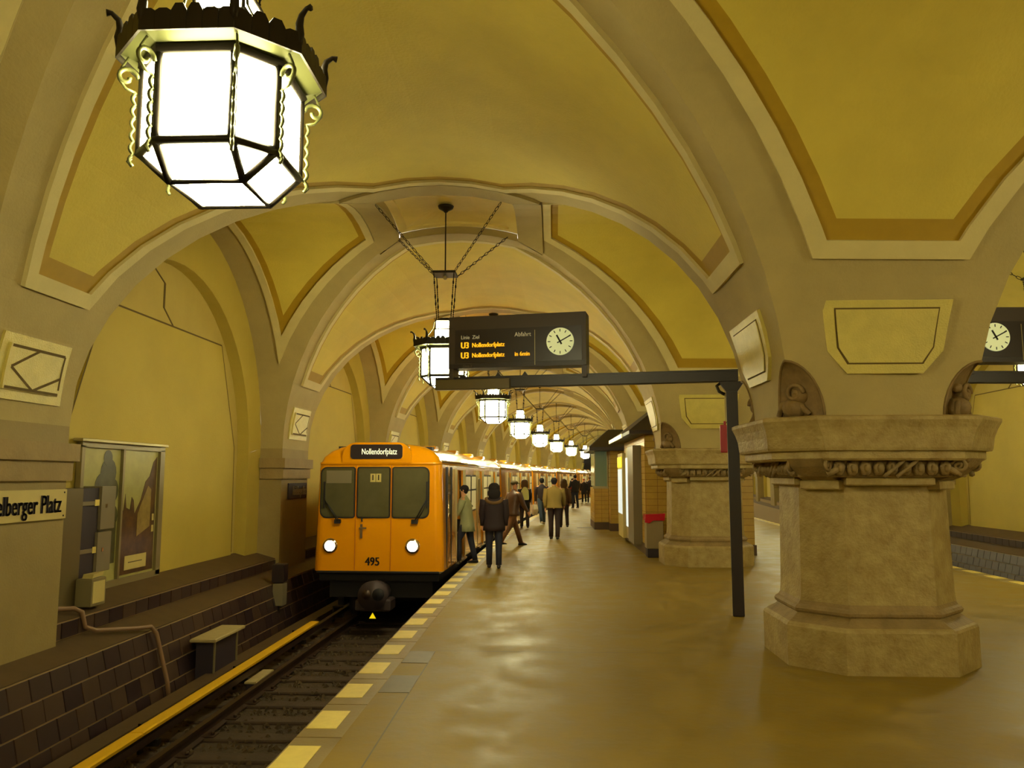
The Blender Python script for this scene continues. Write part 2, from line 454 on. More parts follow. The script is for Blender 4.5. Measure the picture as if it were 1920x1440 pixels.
        pn.add(vs + vs2, [(0,1,2,3,4,5), (6,7,8,9,10,11)] + [(i, (i+1) % 6, 6 + (i+1) % 6, 6 + i) for i in range(6)])
        pn.build('wall_panel', 'wall_yellow', wl, fixn=False)
        def nline(v0, z0, v1, z1, M_, w_=.014, xx=xn+.064):
            d = Vector((v1-v0, z1-z0)).normalized()*w_; M_.add([T(xx, v0-d.y, z0+d.x), T(xx, v0+d.y, z0-d.x), T(xx, v1+d.y, z1-d.x), T(xx, v1-d.y, z1+d.x)], [(0,1,2,3)])
        pl_ = MB(); nline(-1.95, 4.28, 1.95, 4.28, pl_); nline(1.95, 4.28, 2.7, 2.4, pl_); nline(2.7, 2.4, 2.75, .4, pl_); nline(-1.95, 4.28, -2.7, 2.4, pl_)
        pl_.build('panel_edge', 'groove', wl, fixn=False)
        gr = MB()                                           # angular groove figure in the lunette
        gl = [(-0.55, 5.12), (-0.2, 4.95), (-0.2, 4.55), (0.15, 4.3)]
        for (v0, z0), (v1, z1) in zip(gl, gl[1:]):
            gr.add([T(xn+0.012, v0-0.02, z0), T(xn+0.012, v0+0.03, z0), T(xn+0.012, v1+0.03, z1), T(xn+0.012, v1-0.02, z1),
                    T(xn, v0-0.02, z0), T(xn, v0+0.03, z0), T(xn, v1+0.03, z1), T(xn, v1-0.02, z1)], [(0,1,2,3),(0,1,5,4),(1,2,6,5),(2,3,7,6),(3,0,4,7)])
        gr.build('groove_line', 'groove', wl, fixn=False)
        # pilaster between bay k and k+1
        def pil(u0, u1, v0, v1, z0, z1, m_): m_.box(u0, u1, v0, v1, z0, z1)
        pm = MB(); pil(-A - WALLD - .1, -A, B, S - B, -0.10 if s == 1 else -.1, ZS, pm)
        po = pm.build('trim_%d' % (1 if s == 1 else 2), 'pilaster', None, toW); tag(po, kind='structure')
        pm = MB(); pil(-A - WALLD + .02, -A + .09, B - .09, S - B + .09, 2.02, 2.22, pm); pm.build('capital_band', 'sandstone', po, toW)
        pm = MB(); pil(-A - WALLD + .02, -A + .045, B - .045, S - B + .045, 1.80, 2.02, pm); pm.build('capital_moulding', 'sandstone', po, toW)
        # square panel with diagonal grooves on the pilaster springing (on the f barrel)
        pw = 0.56
        def onf(v, z, off): 
            u = -uz(z, A); w = surf('f', u, v, off); return toW(*w)
        pf = MB()
        zz0, zz1 = 2.63, 3.30
        def slabf(v0, v1, z0, z1, off, M_):
            n = 5
            for q in range(n):
                a0, a1 = z0 + (z1-z0)*q/n, z0 + (z1-z0)*(q+1)/n
                M_.add([onf(v0, a0, off), onf(v1, a0, off), onf(v1, a1, off), onf(v0, a1, off)], [(0,1,2,3)])
                for vv in (v0, v1): M_.add([onf(vv, a0, off), onf(vv, a1, off), onf(vv, a1, 0), onf(vv, a0, 0)], [(0,1,2,3)])
            for zz in (z0, z1): M_.add([onf(v0, zz, off), onf(v1, zz, off), onf(v1, zz, 0), onf(v0, zz, 0)], [(0,1,2,3)])
        vc = S/2
        slabf(vc - pw, vc + pw, zz0, zz1, 0.03, pf); f1 = pf.build('relief_plate', 'panel_yellow', po, fixn=False)
        pf = MB()
        slabf(vc - pw + .1, vc + pw - .1, zz0 + .1, zz1 - .1, 0.055, pf); pf.build('relief_panel', 'panel_yellow', po, fixn=False)
        pf = MB()
        def gline(v0, z0, v1, z1, wdt=0.015):
            d = Vector((v1-v0, z1-z0)).normalized(); nn = Vector((-d.y, d.x)) * wdt; n_ = 4
            for q in range(n_):
                a = (v0 + (v1-v0)*q/n_, z0 + (z1-z0)*q/n_); b = (v0 + (v1-v0)*(q+1)/n_, z0 + (z1-z0)*(q+1)/n_)
                pf.add([onf(a[0]-nn.x, a[1]-nn.y, .058), onf(a[0]+nn.x, a[1]+nn.y, .058), onf(b[0]+nn.x, b[1]+nn.y, .058), onf(b[0]-nn.x, b[1]-nn.y, .058)], [(0,1,2,3)])
        e0, e1, y0_, y1_ = vc - pw + .12, vc + pw - .12, zz0 + .12, zz1 - .12
        gline(e0 + .05, (y0_+y1_)/2, vc, y1_); gline(vc, y0_, e0 + .05, (y0_+y1_)/2); gline(e1, y0_ + .18, vc, y0_)
        gline(e0, y1_, e1, y1_); gline(e1, y1_, e1, y0_+.05); gline(e0, y0_, e1, y0_)
        pf.build('groove_line', 'groove', po, fixn=False)
# closing wall coloured dark in place of the unlit tunnel down the line, and one behind the camera
yb = cy(KMAX) + S/2
e = MB(); e.box(-8, 14, yb, yb + .3, -1.2, 7); tag(e.build('wall_back', 'portal_dark', None, WB), kind='structure')
yf = cy(KMIN) - S/2
e = MB(); e.box(-8, 14, yf - .3, yf, -1.2, 7); tag(e.build('wall_front', 'wall_yellow', None, WB), kind='structure')

# ------------------------------------------------------------------ platform floor
EDR = 2*XP - EDGE
def strip(x0, x1, y0, y1, z0, z1, step=3.0, mb=None):
    mb = mb or MB(); n = max(1, int((y1-y0)/step)); rings = []
    for i in range(n+1):
        y = y0 + (y1-y0)*i/n; rings.append([(x0, y, z0), (x1, y, z0), (x1, y, z1), (x0, y, z1)])
    mb.loft(rings); return mb
KW = 0.33
fl = strip(EDGE + KW, EDR - KW, yf, yb, -0.5, 0.0).build('floor', 'floor', None, WB); tag(fl, kind='structure')
for s, x0, x1 in ((1, EDGE, EDGE + KW), (-1, EDR - KW, EDR)):
    tr = strip(x0, x1, yf, yb, -0.35, -0.03).build('trim_%d' % (3 if s == 1 else 4), 'kerb', None, WB); tag(tr, kind='structure')
    base = strip(x0 + s*.08 if s == 1 else x0 - .5, x1 + .5 if s == 1 else x1 - .08, yf, yb, -1.2, -0.35).build('platform_face', 'ledge', tr, WB)
    P_ = 0.83; y = 4.0 if s == 1 else 10.0
    y = 6.09 - P_*4 if s == 1 else 6.09 + P_*8
    kn = 0
    while y < (80 if s == 1 else 50):
        m_ = MB(); m_.box(x0, x1, y - 0.19, y + P_ - 0.205, -0.04, 0.0); m_.build('kerb_slab', 'kerb', tr, WB, fixn=True)
        m_ = MB()
        if s == 1: m_.box(x0 + .015, x0 + .24, y, y + 0.44, -0.01, 0.004)
        else: m_.box(x1 - .24, x1 - .015, y, y + 0.44, -0.01, 0.004)
        m_.build('edge_marking', 'marking', tr, WB); y += P_
for (x0, x1, y0, y1) in ((-1.46, -1.19, 8.19, 8.73), (-1.46, -1.19, 7.09, 7.68), (1.1, 2.0, 29.5, 29.75)):
    m_ = MB(); m_.box(x0, x1, y0, y1, -0.01, 0.004); m_.build('floor_hatch', 'hatch', fl)
for (xa, ya, xb, yb2) in ((-1.19, 5.2, -1.19, 7.09), (-1.19, 7.68, -1.19, 8.19), (-1.19, 8.75, 1.4, 8.75)):
    m_ = MB(); d = Vector((xb-xa, yb2-ya, 0)).normalized(); n_ = Vector((-d.y, d.x, 0))*.006
    m_.add([(xa-n_.x, ya-n_.y, .002), (xa+n_.x, ya+n_.y, .002), (xb+n_.x, yb2+n_.y, .002), (xb-n_.x, yb2-n_.y, .002)], [(0,1,2,3)])
    m_.build('floor_joint', 'hatch', fl)

# ------------------------------------------------------------------ track bed, rails, sleepers
TC = -3.18
for s in (1, -1):
    tc = TC if s == 1 else 2*XP - TC
    def TW(x, y, z, s=s): return WB(x if s == 1 else 2*XP - x, y, z)
    bb = strip(-4.95, -1.7, yf, yb, -1.3, -1.12)
    bed = bb.build('floor_track', 'ballast', None, TW); tag(bed, kind='structure')
    if s == -1: continue
    rt = empty('railway_track', (TC, 5, -1.1), 0, 'sunken track with two rails on sleepers beside the left platform edge', 'railway track')
    def sub(mb, name, m_, kind=None):
        o = mb.build(name, m_, rt, TW); o.matrix_parent_inverse = Matrix.Translation(rt.location).inverted(); tag(o, kind=kind); return o
    for gx in (-0.7525, 0.7525):
        mb = MB(); prof = [(-.065, -.15), (.065, -.15), (.065, -.135), (.01, -.12), (.01, -.035), (.035, -.03), (.035, 0), (-.035, 0), (-.035, -.03), (-.01, -.035), (-.01, -.12), (-.065, -.135)]
        rings = [[(TC + gx + p[0], yf + (yb-yf)*i/30, -.95 + p[1]) for p in prof] for i in range(31)]
        mb.loft(rings); sub(mb, 'rail', 'rail')
    y = 4.6
    while y < 16.5:
        mb = MB(); mb.box(TC - 1.25, TC + 1.25, y, y + .26, -1.25, -1.085, bev=.015); sub(mb, 'sleeper', 'sleeper')
        for gx in (-0.7525, 0.7525):
            mb = MB(); mb.box(TC + gx - .16, TC + gx + .16, y + .05, y + .21, -1.09, -1.07)
            for q in (-.12, .12): mb.cyl((TC+gx+q, y+.13, -1.07), (TC+gx+q, y+.13, -1.04), .022, n=6)
            sub(mb, 'rail_chair', 'rail')
        y += .66
    mb = MB()
    for i in range(2600):
        yy = random.uniform(4.5, 15.5); xx = random.uniform(-4.5, -1.95); r = random.uniform(.02, .045)
        if (yy - 4.6) % .66 < .26 and random.random() < .82 and abs(xx-TC) < 1.27: continue
        if min(abs(xx - TC - .7525), abs(xx - TC + .7525)) < .07: continue
        z = -1.115 + random.uniform(-.01, .03)
        vs = [Vector((random.uniform(-1,1), random.uniform(-1,1), random.uniform(-1,1))).normalized()*r for _ in range(1)]
        a = random.uniform(0, 6)
        p = [(math.cos(a)*r, math.sin(a)*r, -r*.3), (math.cos(a+2.1)*r*1.2, math.sin(a+2.1)*r, -r*.2), (math.cos(a+4.2)*r, math.sin(a+4.2)*r*.8, -r*.3), (math.cos(a+1)*r*.3, math.sin(a+1)*r*.3, r*.8), (math.cos(a+3.5)*r*.5, math.sin(a+3.5)*r*.5, r*.6)]
        mb.add([(xx+q[0], yy+q[1], z+q[2]) for q in p], [(0,1,3),(1,2,4,3),(2,0,3,4),(0,2,1)])
    o = mb.build('track_ballast', 'ballast_stone', None, TW); tag(o, 'loose brown ballast stones lying between the sleepers', 'ballast', kind='stuff')

# third rail with its yellow guard
t3 = empty('third_rail', (-4.2, 6, -1.12), 0, 'live rail under a long yellow guard board beside the left running rail', 'third rail')
def kid(root, mb, name, m_, warp=None, label=None, kind=None):
    o = mb.build(name, m_, root, warp)
    o.matrix_parent_inverse = (Matrix.Translation(root.location) @ Euler(root.rotation_euler).to_matrix().to_4x4()).inverted()
    return tag(o, label, kind=kind)
y = 2.0
while y < 14.5:
    y2 = y + 6.35
    mb = MB(); rings = []
    for q in (y, y2 - .012): rings.append([(-4.27, q, -.79), (-4.13, q, -.79), (-4.12, q, -.755), (-4.15, q, -.75), (-4.25, q, -.75), (-4.28, q, -.755)])
    mb.loft(rings); kid(t3, mb, 'guard_board', 'rail_cover'); y = y2
mb = strip(-4.24, -4.16, yf, 22, -.92, -.84); kid(t3, mb, 'conductor_rail', 'rail')
for q in range(7):
    yq = 3.5 + q*2.6
    mb = MB(); mb.box(-4.36, -4.33, yq, yq + .08, -1.15, -.77); mb.box(-4.36, -4.15, yq, yq+.08, -.80, -.775); mb.box(-4.36, -4.14, yq, yq+.08, -1.0, -.93); kid(t3, mb, 'bracket', 'iron')
# cable trough along the wall foot
o = strip(-4.80, -4.55, yf + .05, yb - .05, -1.12, -.90).build('cable_trough', 'ledge', None, WB); tag(o, 'long brown cable trough along the foot of the tiled wall', 'cable trough')

# ------------------------------------------------------------------ tiled plinth walls
TZ0, TZ1 = -1.12, -.14
for s in (1, -1):
    def TW(x, y, z, s=s): return WB(x if s == 1 else 2*XP - x, y, z)
    mb = MB(); n = 36; rings = []
    prof = [(-6.6, -1.3), (-4.97, -1.3), (-5.0, TZ0), (-5.22, TZ1-.02), (-5.17, TZ1-.008), (-5.17, TZ1), (-5.57, -.02), (-5.60, -.01), (-5.61, .18), (-5.565, .188), (-5.565, .20), (-6.12, .36), (-6.6, .36)]
    for i in range(n+1):
        y = yf + (yb-yf)*i/n; rings.append([(p[0], y, p[1]) for p in prof])
    mb.loft(rings); wl = mb.build('baseboard_left' if s == 1 else 'baseboard_right', 'ledge', None, TW); tag(wl, kind='structure')
    def tile_face(P0, P1, rows, y0, y1, L, name, single):
        d = Vector((P1[0]-P0[0], 0, P1[1]-P0[1])); nrm = Vector((d.z, 0, -d.x)).normalized()
        if nrm.x < 0: nrm = -nrm
        joined = MB()
        for r in range(rows):
            y = y0 - (L/2 if r % 2 else 0)
            while y < y1:
                a, b = r/rows, (r+1)/rows; g = .009
                h = d.length; ga = g/h
                th = .012 + random.uniform(0, .006)
                c = [Vector((P0[0], 0, P0[1])) + d*(a+ga), Vector((P0[0], 0, P0[1])) + d*(b-ga)]
                mb = MB() if single and y > 5.5 and y < 17 else joined
                q = []
                for off in (0, th):
                    for cc, yy in ((c[0], y+g), (c[0], y+L-g), (c[1], y+L-g), (c[1], y+g)):
                        p = cc + nrm*off; q.append((p.x, yy, p.z))
                mb.add(q, [(4,5,6,7), (0,1,5,4), (1,2,6,5), (2,3,7,6), (3,0,4,7)])
                if mb is not joined: mb.build(name, random.choice(['tile', 'tile', 'tile2', 'tile3']), wl, TW)
                y += L
        if joined.v: tag(joined.build('tile_course', 'tile', wl, TW), kind='stuff')
    gm = MB(); rings = []
    for i in range(n+1):
        y = yf + (yb-yf)*i/n
        rings.append([(-4.97, y, TZ0+.02), (-4.953, y, TZ0+.02), (-5.168, y, TZ1-.012), (-5.185, y, TZ1-.012)])
    gm.loft(rings); gm.build('grout_bed', 'grout', wl, TW)
    gm = MB(); rings = []
    for i in range(n+1):
        y = yf + (yb-yf)*i/n
        rings.append([(-5.6, y, -.015), (-5.57, y, -.015), (-5.573, y, .185), (-5.6, y, .185)])
    gm.loft(rings); gm.build('grout_bed', 'grout', wl, TW)
    yend = 30 if s == 1 else 40
    tile_face((-4.95, TZ0+.03), (-5.168, TZ1-.015), 4, 4.5, yend, .335, 'tile', s == 1)
    tile_face((-5.57, -.012), (-5.573, .18), 1, 4.5, yend, .335, 'tile', s == 1)

# ------------------------------------------------------------------ stone pillars
def octring(hx, hy, c, z, x0=0.035, y0=0):
    hy *= .92
    return [(x0-hx+c, y0-hy, z), (x0+hx-c, y0-hy, z), (x0+hx, y0-hy+c, z), (x0+hx, y0+hy-c, z), (x0+hx-c, y0+hy, z), (x0-hx+c, y0+hy, z), (x0-hx, y0+hy-c, z), (x0-hx, y0-hy+c, z)]
def octloft(prof, sub=1):
    mb = MB(); rings = [octring(h, h, c, z) for (z, h, c) in prof]; mb.loft(rings); return mb
def make_pillar():
    t = empty('stone_pillar', (0,0,0))
    octloft([(0, .93, .42), (.385, .93, .42), (.41, .92, .42), (.425, .90, .41)]).build('plinth', 'stone', t)
    octloft([(.425, .90, .41), (.48, .82, .39), (.50, .80, .385), (.52, .82, .39), (.545, .825, .39), (.57, .81, .385), (.585, .785, .37), (.62, .765, .36)]).build('base_moulding', 'stone_dark', t)
    # shaft: flat faces with slightly sunk corner faces
    octloft([(.62, .765, .35), (.72, .755, .34), (1.2, .745, .335), (1.80, .735, .33)]).build('shaft', 'stone', t)
    for k in range(4):
        M = Matrix.Translation((.035, 0, 0)) @ Matrix.Rotation(PI/2*k, 4, 'Z')
        mb = MB(); mb.box(-.42, .42, -.80, -.66, 1.76, 1.84, M, bev=.012); mb.build('neck_band', 'stone', t)
        M2 = Matrix.Translation((.035, 0, 0)) @ Matrix.Rotation(PI/2*k + PI/4, 4, 'Z')
        mb = MB(); mb.box(-.20, .20, -.875, -.72, 1.72, 1.81, M2, bev=.012); mb.build('neck_band', 'stone', t)
        # corner volute bracket
        mb = MB(); pr = [(-.70, 1.80), (-.84, 1.80), (-.98, 1.85), (-1.10, 1.94), (-1.17, 2.02), (-.70, 2.02)]
        mb.prism([M2 @ Vector((-.17, p[0], p[1])) for p in pr], M2.to_3x3() @ Vector((.34, 0, 0)))
        sp = []
        for i in range(22):
            a = i/21*PI*3.2; r = .075*(1 - i/26); sp.append((r*math.cos(a), r*math.sin(a)))
        for xx in (-.19, .19):
            mb.tube([M2 @ Vector((xx, -1.06 + p[0], 1.95 + p[1]*.9)) for p in sp], .018, 6)
        mb.build('corner_bracket', 'stone_dark', t)
        # carved garland between the brackets
        mb = MB(); nb = 9
        mb.box(-.60, .60, -.82, -.66, 1.84, 2.01, M, bev=.01)
        for i in range(nb):
            x = -.50 + 1.0*i/(nb-1)
            if k % 2 == 0 or i < 20:
                mb.ball(M @ Vector((x, -.84, 1.925)), (.060, .060, .078), 8, 6)
                mb.ball(M @ Vector((x, -.888, 1.925)), (.03, .03, .045), 6, 5)
        for sg in (-1, 1):
            mb.tube([M @ Vector((sg*.62 - sg*.04*i + sg*.0, -.86 - .02*math.sin(i), 1.87 + .02*i)) for i in range(5)], .03, 6)
        for i in range(2):
            pts = [M @ Vector((-.1 + .05*q + i*.12, -.90, 1.845 + .04*q)) for q in range(5)]; mb.tube(pts, .02, 6)
        mb.build('garland', 'stone_dark', t)
        # carved figure in the corner niche
        mb = MB(); M3 = Matrix.Rotation(PI/2*k + PI/4, 4, 'Z') @ Matrix.Translation((.085 if k % 2 == 0 else -.085, -.085, 0))
        mb.ball(M3 @ Vector((-.02, -.93, ZS + .10)), (.13, .13, .11), 12, 8); mb.ball(M3 @ Vector((.05, -.95, ZS + .22)), (.09, .09, .085), 12, 8); mb.ball(M3 @ Vector((-.06, -.95, ZS + .29)), (.06, .06, .05), 10, 7)
        sp = [M3 @ Vector((.02 + .10*(1-i/24)*math.cos(i*.42), -1.02, ZS + .24 + .10*(1-i/24)*math.sin(i*.42))) for i in range(20)]
        mb.tube(sp, .022, 6)
        mb.tube([M3 @ Vector((a, -.98, z)) for a, z in ((-.17, ZS+.02), (-.13, ZS+.14), (-.04, ZS+.17), (.06, ZS+.13), (.15, ZS+.03))], .03, 6)
        mb.build('carved_figure', 'figure', t)
    # springing block whose corners are cut back as arched niches
    rings = []; n_ = 9; edges = [[] for _ in range(8)]
    for i in range(n_ + 1):
        z = ZS + (ZN - ZS)*math.sin(PI/2*i/n_); c = max(.34*math.sqrt(max(0, 1 - ((z - ZS)/(ZN - ZS))**2)), .002)
        hx, hy = PH + A - uz(z, A), HPY + B - uz(z, B)
        r = [(-hx+c,-hy),(hx-c,-hy),(hx,-hy+c),(hx,hy-c),(hx-c,hy),(-hx+c,hy),(-hx,hy-c),(-hx,-hy+c)]
        r = [(p[0], p[1] + .06*p[0], z) for p in r]; rings.append(r)
        for q in range(8): edges[q].append(r[q])
    mb = MB(); nb_ = MB()
    for a, b in zip(rings, rings[1:]):
        for q in range(8):
            p = (q + 1) % 8
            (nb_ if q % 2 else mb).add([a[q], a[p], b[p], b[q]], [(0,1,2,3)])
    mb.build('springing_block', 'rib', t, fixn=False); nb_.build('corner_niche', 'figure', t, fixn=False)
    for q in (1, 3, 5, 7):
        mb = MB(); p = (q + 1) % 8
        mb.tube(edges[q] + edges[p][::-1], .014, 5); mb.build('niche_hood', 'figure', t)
    octloft([(2.0, 1.03, .42), (2.02, 1.05, .42), (2.09, 1.05, .42), (2.095, 1.09, .42), (2.12, 1.10, .42), (2.23, 1.11, .41), (2.31, 1.13, .40), (2.38, 1.16, .40), (2.41, 1.16, .40), (2.425, 1.13, .40)]).build('abacus', 'stone', t)
    # impost block faces: trapezoid relief panels on the springing, following its curve
    for k in range(4):
        half = B if k % 2 == 0 else A     # front/back follow the cross barrel, sides the aisle barrel
        def P(a, z, off, k=k, half=half):
            w = uz(z, half); c = (z - ZS)/HH; inset = (half - w)
            base = (PH if k % 2 else HPY) + inset
            n = Vector((0, -w/half**2, -(z-ZS)/HH**2)).normalized()
            v = Vector((a, -base, z)) + Vector((0, n.y, n.z))*off
            if k % 2: v = Vector((a, -base, z)) + Vector((0, n.y, n.z))*off
            return Matrix.Rotation(PI/2*k, 4, 'Z') @ v
        def slab(ol, off, mname, name, base=0.0):
            # ol: list of (z, halfwidth) bottom to top
            mb = MB(); n = 6; rows = []
            for (z0, w0), (z1, w1) in zip(ol, ol[1:]):
                for q in range(n): rows.append((z0 + (z1-z0)*q/n, w0 + (w1-w0)*q/n))
            rows.append(ol[-1])
            for (z0, w0), (z1, w1) in zip(rows, rows[1:]):
                mb.add([P(-w0, z0, off), P(w0, z0, off), P(w1, z1, off), P(-w1, z1, off)], [(0,1,2,3)])
                for sg in (-1, 1): mb.add([P(sg*w0, z0, off), P(sg*w1, z1, off), P(sg*w1, z1, base), P(sg*w0, z0, base)], [(0,1,2,3)])
            for z, w in (rows[0], rows[-1]): mb.add([P(-w, z, off), P(w, z, off), P(w, z, base), P(-w, z, base)], [(0,1,2,3)])
            return mb.build(name, mname, t, fixn=False)
        slab([(2.84, .36), (3.06, .55), (3.54, .62)], .04, 'panel_yellow', 'relief_plate')
        slab([(2.93, .36), (3.09, .46), (3.47, .50)], .043, 'groove', 'groove_line', .04)
        slab([(2.945, .345), (3.095, .443), (3.455, .485)], .052, 'panel_yellow', 'relief_panel', .04)
    return t
pl0 = make_pillar()
PILL = ['massive octagonal stone pillar nearest the camera at right, with carved capital',
        'second stone pillar, behind the thin black board post, beside the red-lidded bin']
for i in range(0, 7):
    o = pl0 if i == 0 else copy_tree(pl0)
    o.location = W(XP, Y1 + i*S, 0)
    tag(o, PILL[i] if i < 2 else 'distant stone pillar mostly hidden behind the tiled kiosks in the central row', 'pillar', 'stone pillars down the platform' if i < 2 else 'distant stone pillars behind the kiosks')

# ------------------------------------------------------------------ lanterns
def lamp_oct(h, w, z):   # h apothem to wide faces, w half width of wide face
    return [(-w,-h,z),(w,-h,z),(h,-w,z),(h,w,z),(w,h,z),(-w,h,z),(-h,w,z),(-h,-w,z)]
def bar_loop(mb, pts, r, n=5): mb.tube(list(pts), r, n, closed=True)
def make_lantern():
    t = empty('lantern', (0,0,0))
    hb, wb = .345, .185; Z0, Z1, ZB = 3.315, 3.775, 3.17
    lo, hi = lamp_oct(hb, wb, Z0), lamp_oct(hb, wb, Z1)
    bt = [(-wb,-wb,ZB),(wb,-wb,ZB),(wb,wb,ZB),(-wb,wb,ZB)]
    # glass panes
    def pane(pts, inset=.018, th=.006):
        c = sum((Vector(p) for p in pts), Vector())/len(pts)
        q = [Vector(p) + (c - Vector(p)).normalized()*inset for p in pts]
        n = (q[1]-q[0]).cross(q[2]-q[0]).normalized()*th
        MB().prism([p - n/2 for p in q], n).build('pane', 'pane', t)
    for i in range(8):
        j = (i+1) % 8; pane([lo[i], lo[j], hi[j], hi[i]])
    pairs = [(0,1,0,1), (2,3,1,2), (4,5,2,3), (6,7,3,0)]
    for a, b, c, d in pairs: pane([lo[a], lo[b], bt[d], bt[c]])
    for a, b, c in ((1,2,1), (3,4,2), (5,6,3), (7,0,0)): pane([lo[a], lo[b], bt[c]], .03)
    pane(bt)
    fr = MB()
    for i in range(8):
        fr.cyl(lo[i], hi[i], .021, n=6)
    bar_loop(fr, lo, .024, 6); bar_loop(fr, hi, .032, 6); bar_loop(fr, bt, .017, 6)
    for a, c in ((0,0),(1,1),(2,1),(3,2),(4,2),(5,3),(6,3),(7,0)): fr.cyl(lo[a], bt[c], .021, n=6)
    fr.build('frame', 'iron', t)
    # wide iron brim with a scalloped upper edge
    sc1 = 1.0
    br = MB(); h2, w2 = .455, .22
    ro = [lamp_oct(hb+.01, wb, Z1+.01), lamp_oct(h2, w2, Z1+.05), lamp_oct(h2, w2, Z1+.12)]
    br.loft(ro, True, False); 
    br.build('brim_soffit', 'iron_green', t)
    br = MB(); oc = lamp_oct(h2+.006, w2+.003, 0)
    for i in range(8):
        p, q = Vector(oc[i]), Vector(oc[(i+1) % 8]); N = 6 if (i % 2 == 0) else 4
        for m in range(N):
            a, b = p.lerp(q, m/N), p.lerp(q, (m+1)/N); mid = (a+b)/2
            top = Z1 + .12 + (.035 if m in (N//2-1, N//2) else .012)
            pts = [(a.x,a.y,Z1+.025),(b.x,b.y,Z1+.025),(b.x,b.y,Z1+.12),(mid.x+(b.x-mid.x)*.5,mid.y+(b.y-mid.y)*.5,top),(mid.x+(a.x-mid.x)*.5,mid.y+(a.y-mid.y)*.5,top),(a.x,a.y,Z1+.12)]
            nn = Vector((mid.x, mid.y, 0)).normalized()*.012
            br.prism(pts, nn)
    br.build('brim', 'iron', t)
    # sloping roof from brim to upper box
    rf = MB(); rf.loft([lamp_oct(h2-.01, w2, Z1+.11), lamp_oct(.18, .10, Z1+.17), lamp_oct(.15, .09, Z1+.175)], True, True); rf.build('roof', 'iron', t)
    # upper box lantern, two storeys
    def sq(h, z): return [(-h,-h,z),(h,-h,z),(h,h,z),(-h,h,z)]
    for (z0, z1, h) in ((Z1+.17, Z1+.31, .14), (Z1+.33, Z1+.46, .125)):
        a, b = sq(h, z0), sq(h, z1)
        for i in range(4):
            j = (i+1) % 4; pane([a[i], a[j], b[j], b[i]], .014)
    uf = MB()
    for (h, z) in ((.145, Z1+.165), (.145, Z1+.32), (.13, Z1+.47)): bar_loop(uf, sq(h, z), .012)
    for i in range(4): uf.cyl(sq(.143, Z1+.165)[i], sq(.143, Z1+.32)[i], .011, n=5); uf.cyl(sq(.128, Z1+.32)[i], sq(.128, Z1+.47)[i], .011, n=5)
    uf.loft([sq(.13, Z1+.47), sq(.06, Z1+.52)]); 
    uf.build('upper_frame', 'iron', t)
    # scrolled brackets and horns at the eight corners
    for i in range(8):
        c = Vector(hi[i]); d = Vector((c.x, c.y, 0)).normalized(); sb = MB()
        def at(r, z): return (lo[i][0] + d.x*r, lo[i][1] + d.y*r, z)
        pts = [at(.028 + .016*abs(math.sin(m*PI/5)), Z1 - .15 - .38*m/30) for m in range(31)]
        sb.tube(pts, .010, 4)
        sb.tube([at(.075 - .055*math.cos(m*.42)*(1-m/20)*1.0, Z1 - .075 + .055*math.sin(m*.42)*(1-m/20)) for m in range(16)], .012, 5)
        sb.tube([at(.03, Z1-.15), at(.075, Z1-.135), at(.11, Z1-.09), at(.10, Z1-.03), at(.07, Z1+.03)], .008, 4)
        sb.tube([at(.035, Z0-.03), at(.05, Z0-.05), at(.035, Z0-.065)], .008, 4)
        sb.build('scroll_bracket', 'iron_green', t)
        oc2 = Vector(lamp_oct(h2, w2, 0)[i]); d2 = Vector((oc2.x, oc2.y, 0)).normalized(); hn = MB()
        hp = [(0, .06), (.005, .13), (.0, .18), (.012, .225), (.045, .255), (.07, .252)]
        hn.tube([(oc2.x + d2.x*p[0], oc2.y + d2.y*p[0], Z1 + p[1]) for p in hp], [.016, .025, .022, .016, .012, .018], 6)
        hn.build('horn', 'iron', t)
    # four small brackets holding the box
    for i in range(4):
        d = Vector(sq(1, 0)[i]).normalized(); sb = MB()
        sb.tube([(d.x*r, d.y*r, Z1+z) for r, z in ((.33, .12), (.34, .20), (.28, .27), (.235, .33), (.215, .43), (.19, .45))], .008, 4)
        sb.build('bracket', 'iron_green', t)
    # hanging rods with beads, plate, chains, rod and ceiling rose
    for i in range(4):
        a, b = Vector(sq(.115, Z1+.47)[i]), Vector(sq(.165, 5.02)[i]); sb = MB(); sb.cyl(a, b, .006, n=5)
        for q in (.35, .5, .8): sb.ball(a.lerp(b, q), (.015, .015, .04), 6, 5)
        for q in range(22): sb.ball(a.lerp(b, q/22), (.011, .011, .012), 5, 4)
        sb.build('hanging_rod', 'iron', t)
    pp = MB(); pp.box(-.19, .19, -.19, .19, 5.02, 5.06, bev=.008); pp.build('plate', 'iron', t)
    pp = MB(); pp.ball((0,0,4.98), (.035,.035,.04), 8, 6); pp.build('bulb_holder', 'cream', t)
    pp = MB(); pp.cyl((0,0,5.06), (0,0,6.2), .011, n=8); pp.build('rod', 'iron', t)
    pp = MB(); pp.loft([[(r*math.cos(a*PI/8), r*math.sin(a*PI/8), z) for a in range(16)] for r, z in ((.02, 6.09), (.05, 6.12), (.12, 6.16), (.135, 6.20), (.10, 6.21))], smooth=True); pp.build('ceiling_rose', 'iron', t)
    for sx in (-1, 1):
        for sy in (-1, 1):
            a, b = Vector((sx*.185, sy*.185, 5.05)), Vector((sx*.98, sy*.90, 5.93)); d = (b-a); L = d.length; d.normalize(); n = 17
            e1 = d.orthogonal().normalized(); e2 = d.cross(e1); ch = MB()
            for q in range(n):
                c = a + d*(L*(q+.5)/n); e = e1 if q % 2 else e2; hl = L/n*.62; hw = .02
                ch.tube([c + d*(hl*math.cos(w)) + e*(hw*math.sin(w)) for w in [2*PI*m/8 for m in range(8)]], .0055, 4, closed=True)
            ch.build('chain', 'iron', t)
    return t
lan0 = make_lantern()
